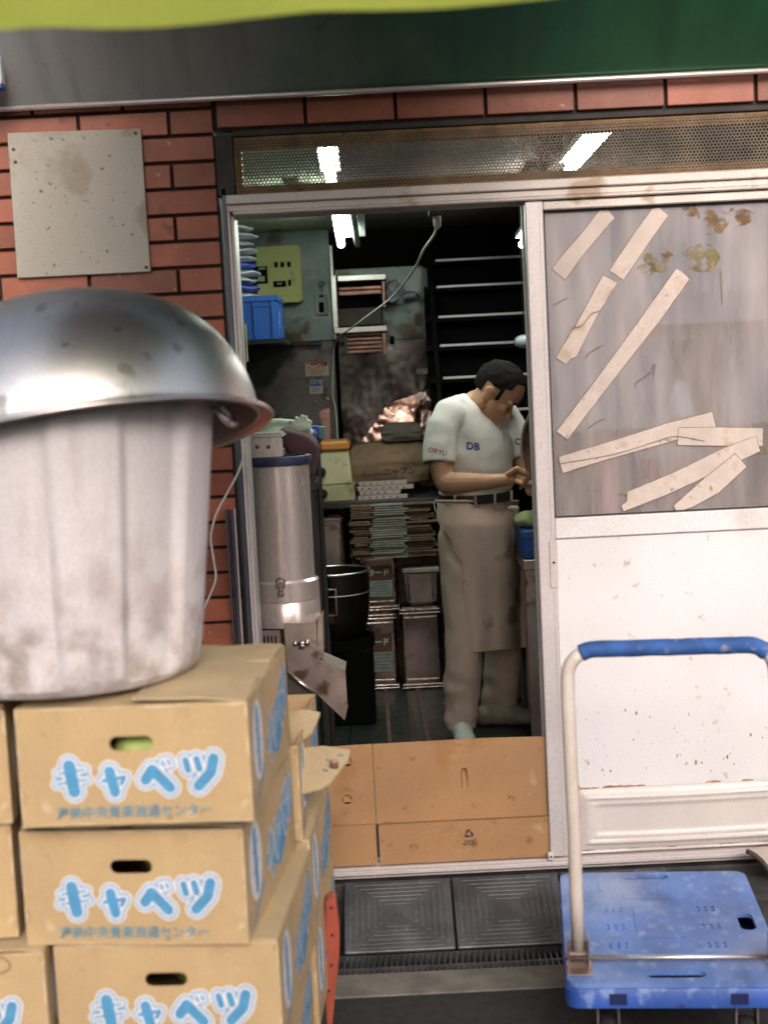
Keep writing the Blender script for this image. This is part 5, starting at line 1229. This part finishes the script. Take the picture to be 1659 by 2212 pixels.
lp = [p for p in hpts if p.z < ztop-rc-.01]; rp2 = [p for p in rp2 if p.z < ztop-rc-.01]
f = MB(); f.tube(lp+arc1[:5], .0145, 14); f.build('handle_tube', 'pole_cream', tro, True, local=True)
f = MB(); f.tube(arc2[3:]+rp2, .0145, 14); f.build('handle_tube', 'pole_cream', tro, True, local=True)
gp = smoothpath([Vector(p) for p in arc1[4:]]+[Vector((xL+rc+(xR-xL-2*rc)*k/12, yT, ztop+.0004*math.sin(k*1.7))) for k in range(1, 12)]+[Vector(p) for p in arc2[:4]], 3)
f = MB(); f.tube(gp, [.0178+.0003*math.sin(i*.9)+.0004*noise.noise((i*.7, 0, 0)) for i in range(len(gp))], 16); f.build('grip', 'grip_blue', tro, True, local=True)
for x in (hpts[0].x, rp2[-1].x):
    f = MB()
    for s_ in (-.021, .021): f.box((x+s_, hpts[0].y, ZP+.030), (.003, .05, .075), .001)
    f.box((x, hpts[0].y+.024, ZP+.022), (.042, .003, .05), .001); f.box((x, hpts[0].y-.015, ZP+.0018), (.054, .075, .003), .001)
    f.build('bracket', 'steel_dirty', tro, local=True)
f = MB(); f.tube([(hpts[0].x-.03, hpts[0].y, ZP+.018), (rp2[-1].x+.03, hpts[0].y, ZP+.018)], .0055, 10); f.build('pivot_rod', 'steel', tro, True, local=True)
# beige curved panel at the right edge
w3 = [P(x, y, -.115) for x, y in ((1612, 1838), (1628, 1846), (1644, 1860), (1662, 1884), (1700, 1915), (1760, 1915), (1760, 1770), (1720, 1790), (1670, 1832))]
o = thing('beige_panel', 'corner of a beige curved panel with a dark edge right of the trolley', 'panel', w3[3])
f = MB(); f.prism(w3, (0, .018, 0)); f.build('sheet', 'beige_panel', o)
f = MB(); f.tube([p+Vector((0, -.001, 0)) for p in w3[:5]], .007, 8); f.build('edge_strip', 'kraft_dark', o, True)
f = MB(); c = w3[5]; f.span(c.x-.02, c.x, -.112, -.10, .02, c.z+.01); f.build('support', 'beige_panel', o)
# ================================================================== THE MAN
YM = 1.9
def M(x, y, dy=0): return P(x, y, YM+dy)
AX = Vector((.76, .65, 0)).normalized(); BX = Vector((.65, -.76, 0)).normalized()
man = thing('person', 'man in white printed t-shirt and long beige apron, head bowed over his hands', 'person', (M(1030, 1600).x, YM, .013))
def ell(c, ha, hb, n=32, e=1.0):
    r = []
    for k in range(n):
        t = 2*math.pi*k/n; ct, st = math.cos(t), math.sin(t)
        r.append(c+AX*(ha*math.copysign(abs(ct)**e, ct))+BX*(hb*math.copysign(abs(st)**e, st)))
    return r
# ---- body: head, neck, arms, hands as one mesh
HO = M(1068, 852, -.005)
HR = Matrix.Rotation(R(-16), 3, 'Z') @ Matrix.Rotation(R(40), 3, 'Y')     # bowed, turned a little to the viewer
def hp(x, y, z): return HO + HR @ Vector((x, y, z))
b = MB()
b.ball(hp(-.002, 0, .045), (.100, .076, .090), 4, HR)                       # skull
b.ball(hp(.030, 0, -.030), (.062, .060, .080), 4, HR)                       # face
b.ball(hp(.048, 0, -.088), (.040, .044, .034), 3, HR)                       # chin
b.ball(hp(.010, 0, -.070), (.058, .056, .042), 3, HR)                       # jaw
for s in (-1, 1):
    b.ball(hp(.060, s*.036, -.022), (.026, .024, .024), 3, HR)              # cheekbones
    b.ball(hp(.076, s*.032, .017), (.018, .027, .010), 2, HR)               # brow
    b.ball(hp(-.008, s*.079, -.004), (.021, .010, .034), 3, HR @ Matrix.Rotation(R(-s*14), 3, 'Z'))  # ears
    b.ball(hp(-.016, s*.086, .010), (.019, .006, .021), 2, HR)
    b.ball(hp(-.006, s*.076, -.028), (.010, .007, .010), 2, HR)
    b.ball(hp(.072, s*.031, .001), (.012, .015, .009), 2, HR)               # lids
b.loft([[hp(.084, -.010, .012), hp(.084, .010, .012), hp(.070, .010, .010), hp(.070, -.010, .010)], [hp(.108, -.015, -.034), hp(.108, .015, -.034), hp(.070, .020, -.040), hp(.070, -.020, -.040)]])
b.ball(hp(.108, 0, -.030), (.012, .012, .011), 2, HR)
for s in (-1, 1): b.ball(hp(.098, s*.014, -.034), (.011, .009, .009), 2, HR)
b.ball(hp(.084, 0, -.062), (.012, .024, .007), 2, HR); b.ball(hp(.082, 0, -.074), (.011, .020, .007), 2, HR)
b.limb([(M(1012, 892, .0), .060), (M(1026, 874, -.0), .058), (M(1046, 866, -.0), .056), (hp(-.02, 0, -.03), .056)])
# right (near) arm
sh, el, wr = M(962, 910, -.13), M(957, 1034, -.20), M(1090, 1037, -.245)
b.limb([(sh, .040), (M(953, 960, -.16), .048), (M(952, 1005, -.185), .045), (el, .041), (M(965, 1044, -.21), .043), (M(1005, 1043, -.225), .041), (M(1050, 1041, -.238), .032), (wr, .025)])
# left (far) arm, mostly hidden by the door
b.limb([(M(1106, 912, .13), .05), (M(1124, 975, .09), .046), (M(1142, 1036, .04), .040), (M(1150, 1044, -.06), .034), (M(1150, 1050, -.14), .026)])
def hand(W, K, up, side, fingers, thumb):
    # W wrist, K knuckle centre; fingers: list of chains; palm built between
    pass
# right hand: palm then fingers bent towards the held piece
pk = M(1113, 1027, -.25)
for t in (0, .33, .66, 1):
    c = wr.lerp(pk, t); b.ball(c, (.022, .017, .026+.007*t), 3)
for (k0, k1, k2, k3) in (((1117, 1016), (1132, 1017), (1141, 1025), (1143, 1034)), ((1119, 1023), (1133, 1026), (1140, 1034), (1140, 1041)), ((1119, 1031), (1131, 1036), (1135, 1043), (1132, 1048)), ((1116, 1039), (1126, 1045), (1129, 1050), (1124, 1054))):
    i = (k0[1]-1016)/8
    b.limb([(M(*k0, -.262-.008*i), .0098), (M(*k1, -.274-.012*i), .0088), (M(*k2, -.264-.012*i), .0080), (M(*k3, -.248-.010*i), .0070)], 10)
b.limb([(M(1100, 1024, -.262), .0125), (M(1117, 1012, -.285), .0110), (M(1132, 1021, -.290), .0095), (M(1140, 1032, -.275), .0080)], 10)
# left hand fingertips coming from the right
pl_ = M(1150, 1056, -.20)
b.ball(pl_, (.024, .024, .030), 3)
for (k0, k1, k2) in (((1150, 1044), (1144, 1044), (1140, 1047)), ((1152, 1050), (1143, 1053), (1137, 1054)), ((1152, 1056), (1143, 1060), (1137, 1060)), ((1152, 1062), (1146, 1066), (1140, 1066))):
    b.limb([(M(*k0, -.22), .0105), (M(*k1, -.245), .0095), (M(*k2, -.245), .0078)], 10)
b.limb([(M(1148, 1040, -.20), .011), (M(1144, 1036, -.235), .010), (M(1141, 1038, -.25), .0085)], 10)
bm_ = remesh(b, .0034, 3, .5); bm_.materials.append(MATS['skin'])
body = link('body', bm_, man)
# face details
f = MB()
for s in (-1, 1):
    f.tube([hp(.0835, s*.018, -.006), hp(.0845, s*.030, -.009), hp(.0800, s*.043, -.006)], [.0018, .0026, .0016], 6)
f.build('eyelashes', 'eye_dark', man, True)
f = MB()
for s in (-1, 1): f.tube([hp(.0945, s*.012, .020), hp(.0935, s*.030, .025), hp(.082, s*.050, .021)], [.003, .0042, .002], 6)
f.build('eyebrow', 'hair', man, True)
f = MB(); f.tube([hp(.090, -.020, -.0675), hp(.0955, 0, -.068), hp(.090, .020, -.0675)], [.001, .002, .001], 6); f.build('mouth_line', 'lip', man, True)
# hair: a cap over the skull with a hairline
f = MB(); f.ball((0, 0, 0), 1, 6)
dele = []
for v in f.bm.verts:
    q = v.co.copy()
    keep = q.z > -.06+.45*max(0, q.x)+(.34 if q.x > .55 else 0)*1.0 or (q.x < -.12 and q.z > -.62) or (abs(q.y) > .8 and -.12 < q.x < .36 and q.z > -.52)
    if abs(q.y) > .66 and -.44 < q.x < .20 and q.z < -.10: keep = False
    if not keep: dele.append(v)
bmesh.ops.delete(f.bm, geom=dele, context='VERTS')
for v in f.bm.verts:
    q = v.co.copy(); n_ = .006*noise.noise(q*4)+.003*noise.noise(Vector((q.x*6, q.y*40, q.z*8)))
    v.co = hp(-.002, 0, .045)+HR @ Vector((q.x*(.1065+n_*.6), q.y*(.0810+n_*.4), q.z*(.0975+n_*.7)))
g = bmesh.ops.extrude_face_region(f.bm, geom=f.bm.faces[:]); cc = hp(-.002, 0, .045)
for v in [e for e in g['geom'] if isinstance(e, bmesh.types.BMVert)]: v.co += (cc-v.co)*.10
f.build('hair', 'hair', man, True)
# ---- shirt
s_ = MB()
tor = [(1028, 1078, .152, .108), (1028, 1058, .160, .116), (1027, 1020, .166, .122), (1025, 975, .170, .125), (1024, 935, .168, .118), (1023, 905, .158, .105), (1022, 884, .128, .088), (1022, 866, .085, .072), (1022, 852, .066, .064)]
lean_ = lambda y: Vector((0, 0, 0))+BX*(-.055*max(0, min(1, (1050-y)/150)))*0
def tilt(ring, c, deg):
    m_ = Matrix.Rotation(R(deg), 3, 'Y'); return [c+m_ @ (p-c) for p in ring]
rg = []
for x, y, ha, hb, tl in [(1028, 1080, .150, .106, 0), (1028, 1058, .160, .118, 0), (1027, 1020, .166, .124, 0), (1025, 975, .170, .126, 4), (1025, 940, .168, .118, 10), (1026, 914, .160, .104, 18), (1027, 896, .136, .090, 30), (1028, 884, .100, .078, 42), (1029, 877, .072, .066, 50)]:
    c = M(x, y); rg.append(tilt(ell(c, ha, hb, 36, .9), c, tl))
s_.loft(rg)
s_.limb([(M(1010, 872, .01), .040), (M(985, 878, -.06), .048), (M(968, 892, -.10), .056)])
def sleeve(seq):
    pts = [p for p, r in seq]; s_.tube(pts, [r for p, r in seq], 20); s_.ball(seq[0][0], seq[0][1], 3)
sleeve([(M(972, 896, -.105), .064), (M(956, 925, -.135), .066), (M(949, 965, -.16), .066), (M(948, 1003, -.18), .064)])
sleeve([(M(1088, 895, .115), .060), (M(1108, 930, .12), .062), (M(1119, 965, .10), .062), (M(1125, 992, .085), .060)])
def cloth(co_, n_):
    w_ = .003*noise.noise((co_.x*11+co_.z*7, co_.y*11, co_.z*15-co_.x*8))+.0012*noise.noise(co_*26)
    w_ += .0085*math.sin((co_.z*.85+co_.x*.5)*46+2*noise.noise(co_*4))*max(0, noise.noise(co_*4.5+Vector((3, 1, 2)))+.12)
    k = max(0, min(1, (1.10-co_.z)/.10)); w_ += k*.010*math.sin(co_.z*95+co_.x*14+co_.y*9)*.6
    return co_+n_*w_
sm_ = remesh(s_, .0065, 8, .5, cloth)
# open the sleeve ends and neck by trimming faces there
q = bmesh.new(); q.from_mesh(sm_)
nb = M(1034, 858, -.01)
dl_ = []
for fc in q.faces:
    c = fc.calc_center_median()
    nk = (M(1006, 846, .02)); nf = M(1052, 908, -.06)
    if fc.normal.z < -.75 and ((c-M(948, 1003, -.18)).length < .066 or (c-M(1125, 992, .085)).length < .062) : dl_.append(fc)
bmesh.ops.delete(q, geom=dl_, context='FACES')
q.to_mesh(sm_); q.free(); sm_.materials.append(MATS['shirt']); sm_.shade_smooth()
shirt = link('t_shirt', sm_, man)
md = shirt.modifiers.new('thick', 'SOLIDIFY'); md.thickness = .002; md.offset = -1
# collar band
f = MB(); cpts = [M(1002, 846, -.02), M(1018, 862, -.075), M(1036, 888, -.105), M(1055, 910, -.115), M(1072, 905, -.07), M(1078, 885, .0), M(1066, 862, .06), M(1036, 846, .075), M(1010, 840, .03)]
# ---- prints on the shirt
bt = BVHTree.FromPolygons([v.co for v in sm_.vertices], [p.vertices for p in sm_.polygons])
def decal(me, x, y, sc, rot, name, m_, slant=0):
    f = MB(); f.add(me); bmesh.ops.triangulate(f.bm, faces=f.bm.faces[:]); bmesh.ops.subdivide_edges(f.bm, edges=f.bm.edges[:], cuts=1)
    bad = []
    for v in f.bm.verts:
        px = x+sc*((v.co.x+slant*v.co.y)*math.cos(rot)-v.co.y*math.sin(rot)); py = y-sc*(v.co.y*math.cos(rot)+(v.co.x+slant*v.co.y)*math.sin(rot))
        d = ray(px, py).normalized(); h = bt.ray_cast(CAM, d)
        if h[0]: v.co = h[0]+h[1]*.0022 if h[1].dot(d) < 0 else h[0]-d*.0022
        else: bad.append(v)
    bmesh.ops.delete(f.bm, geom=bad, context='VERTS')
    return f.build(name, m_, shirt)
decal(text_mesh('ORYU', 1, .012), 945, 976, 15, R(-14), 'sleeve_print', 'text_red')
decal(text_mesh('DB', 1, .03), 1021, 965, 22, R(-6), 'chest_print', 'text_navy', -.1)
decal(text_mesh('O', 1, .02), 1119, 955, 20, R(-5), 'far_print', 'text_navy')
decal(text_mesh('- - -', 1, .02), 1087, 944, 12, R(-80), 'placket_print', 'text_navy')
# ---- trousers
t = MB()
t.loft([ell(M(1030, 1070), .150, .105), ell(M(1031, 1090), .158, .115), ell(M(1032, 1150), .172, .128), ell(M(1034, 1215), .172, .125), ell(M(1036, 1250), .150, .105)])
def leg(seq):
    rings = []
    for (x, y, dy, ha, hb) in seq: rings.append(ell(M(x, y, dy), ha, hb, 24))
    t.loft(rings)
leg([(1001, 1150, -.055, .095, .105), (1003, 1230, -.075, .094, .100), (1005, 1330, -.095, .084, .088), (1002, 1420, -.10, .077, .080), (996, 1500, -.105, .070, .074), (994, 1550, -.11, .070, .075), (994, 1573, -.115, .068, .072)])
leg([(1068, 1150, .06, .090, .105), (1074, 1230, .085, .088, .098), (1082, 1330, .11, .078, .088), (1086, 1420, .125, .070, .078), (1084, 1490, .135, .076, .084), (1080, 1530, .14, .082, .086), (1080, 1541, .14, .072, .080)])
def cloth2(co_, n_):
    k = max(0, min(1, (.45-co_.z)/.35))
    w_ = .010*noise.noise((co_.x*9, co_.y*9, co_.z*5))+.005*noise.noise((co_.x*26, co_.y*26, co_.z*14))+k*.014*noise.noise((co_.x*12, co_.y*12, co_.z*20+5))
    return co_+n_*w_
tm_ = remesh(t, .008, 6, .5, cloth2); tm_.materials.append(MATS['trouser']); link('trousers', tm_, man)
# belt and loops
f = MB(); c = M(1029, 1073); rings = []
f.loft([ell(c+Vector((0, 0, z)), .166+e, .122+e, 40) for z, e in ((-.018, 0), (-.018, .004), (.018, .004), (.018, 0))]+[ell(c+Vector((0, 0, -.018)), .166, .122, 40)], cap=False)
f.build('belt', 'belt', man, 40)
f = MB()
for a in (200, 232, 262, 300):
    p_ = c+AX*(.164*math.cos(R(a+90)))+BX*(.120*math.sin(R(a+90))) if False else c+AX*(.172*math.sin(R(a-270)))+BX*(.128*math.cos(R(a-270)))
    f.box(p_+Vector((0, 0, -.001)), (.010, .010, .046), .002)
f.build('belt_loop', 'trouser', man)
# ---- apron
def interp(tab, v):
    for (v0, x0), (v1, x1) in zip(tab, tab[1:]):
        if v <= v1:
            t = (v-v0)/(v1-v0); t = t*t*(3-2*t); return x0+(x1-x0)*t
    return tab[-1][1]
rings = []; n = 44
LX = [(0, 946), (.10, 944), (.28, 978), (.45, 1001), (1, 1018)]; RX = [(0, 1118), (.12, 1124), (.4, 1131), (.8, 1140), (1, 1137)]
for j in range(53):
    v = j/52; xl_, xr_ = interp(LX, v), interp(RX, v); r = []
    for i in range(n+1):
        q = i/n; x = xl_+(xr_-xl_)*q; y = 1083+(1409-1083)*v-(12*q*v)
        u = (x-1034)/88; d_ = .035+.50*(x-1034)*.00185-(.160+.038*min(1, v/.16))*math.sqrt(max(0, 1-min(1, u*u)*.92))
        d_ += -.012*v+.007*noise.noise((q*3.2, v*2.0, 1))+.011*v*math.sin(q*13+2*v+1)*(.5+noise.noise((q*2, v, 4)))
        if q < .04: d_ += .004
        r.append(M(x, y, d_))
    rings.append(r)
f = MB(); f.loft(rings, closed=False, cap=False); ap = f.build('apron', 'apron', man, True)
md = ap.modifiers.new('thick', 'SOLIDIFY'); md.thickness = .0035; md.offset = 0
f = MB(); f.tube([p+Vector((0, 0, .001)) for p in rings[-1]], .0035, 6); f.tube([r[0] for r in rings], .0028, 6); f.build('apron_hem', 'apron', ap, True)
f = MB(); f.tube([p*1.0+BX*.003 for p in rings[0]], .006, 8); f.build('waist_band', 'apron', ap, True)
f = MB(); k_ = rings[0][0]; f.tube(smoothpath([k_, M(941, 1080, -.05), M(938, 1092, -.05), M(942, 1106, -.06), M(948, 1100, -.08)], 5), .0028, 6); f.build('apron_string', 'glove', ap, True)
f = MB(); f.ball(M(1108, 1098, -.09), (.024, .014, .012), 2); f.ball(M(1114, 1112, -.085), (.010, .010, .03), 2); f.build('apron_knot', 'apron', ap, True)
# ---- feet
sh_ = MB()
hl, toe = M(1046, 1549, .10), M(1165, 1563, .06); hl.z = .052; toe.z = .040
dirv = (toe-hl).normalized(); 
for t_, r_, hz in ((0, .038, .042), (.25, .040, .046), (.5, .042, .044), (.75, .044, .034), (.95, .036, .028)):
    c = hl.lerp(toe, t_); sh_.ball((c.x, c.y, .013+hz*.95), (r_*1.35, .042, hz), 3)
sh_.limb([(M(1076, 1530, .13), .045), (hl.lerp(toe, .22)+Vector((0, 0, .03)), .042)])
me = remesh(sh_, .006, 5, .5, lambda c_, n_: Vector((c_.x, c_.y, max(c_.z, .0135)))); me.materials.append(MATS['shoe']); link('shoe', me, man)
so_ = MB(); a_ = M(995, 1574, -.12); 
for t_, r_, hz in ((0, .042, .050), (.4, .043, .046), (.8, .044, .036), (1.0, .038, .028)):
    so_.ball((a_.x+.012*t_, a_.y-.15*t_, .013+hz*.95), (r_, .055, hz), 3)
so_.limb([(M(995, 1556, -.115), .042), (Vector((a_.x, a_.y, .07)), .044)])
me = remesh(so_, .006, 5, .5, lambda c_, n_: Vector((c_.x, c_.y, max(c_.z, .0135)))); me.materials.append(MATS['sock']); link('sock', me, man)
# the white morsel in his fingers
o = thing('dumpling', 'small white dumpling pinched in the man\'s fingers', 'food', M(1141, 1042, -.255))
f = MB(); f.ball(M(1141, 1042, -.262), (.013, .011, .012), 3)
for v in f.bm.verts: v.co += (v.co-M(1141, 1042, -.262))*.15*noise.noise(v.co*60)
f.build('dough', 'print_white', o, True)
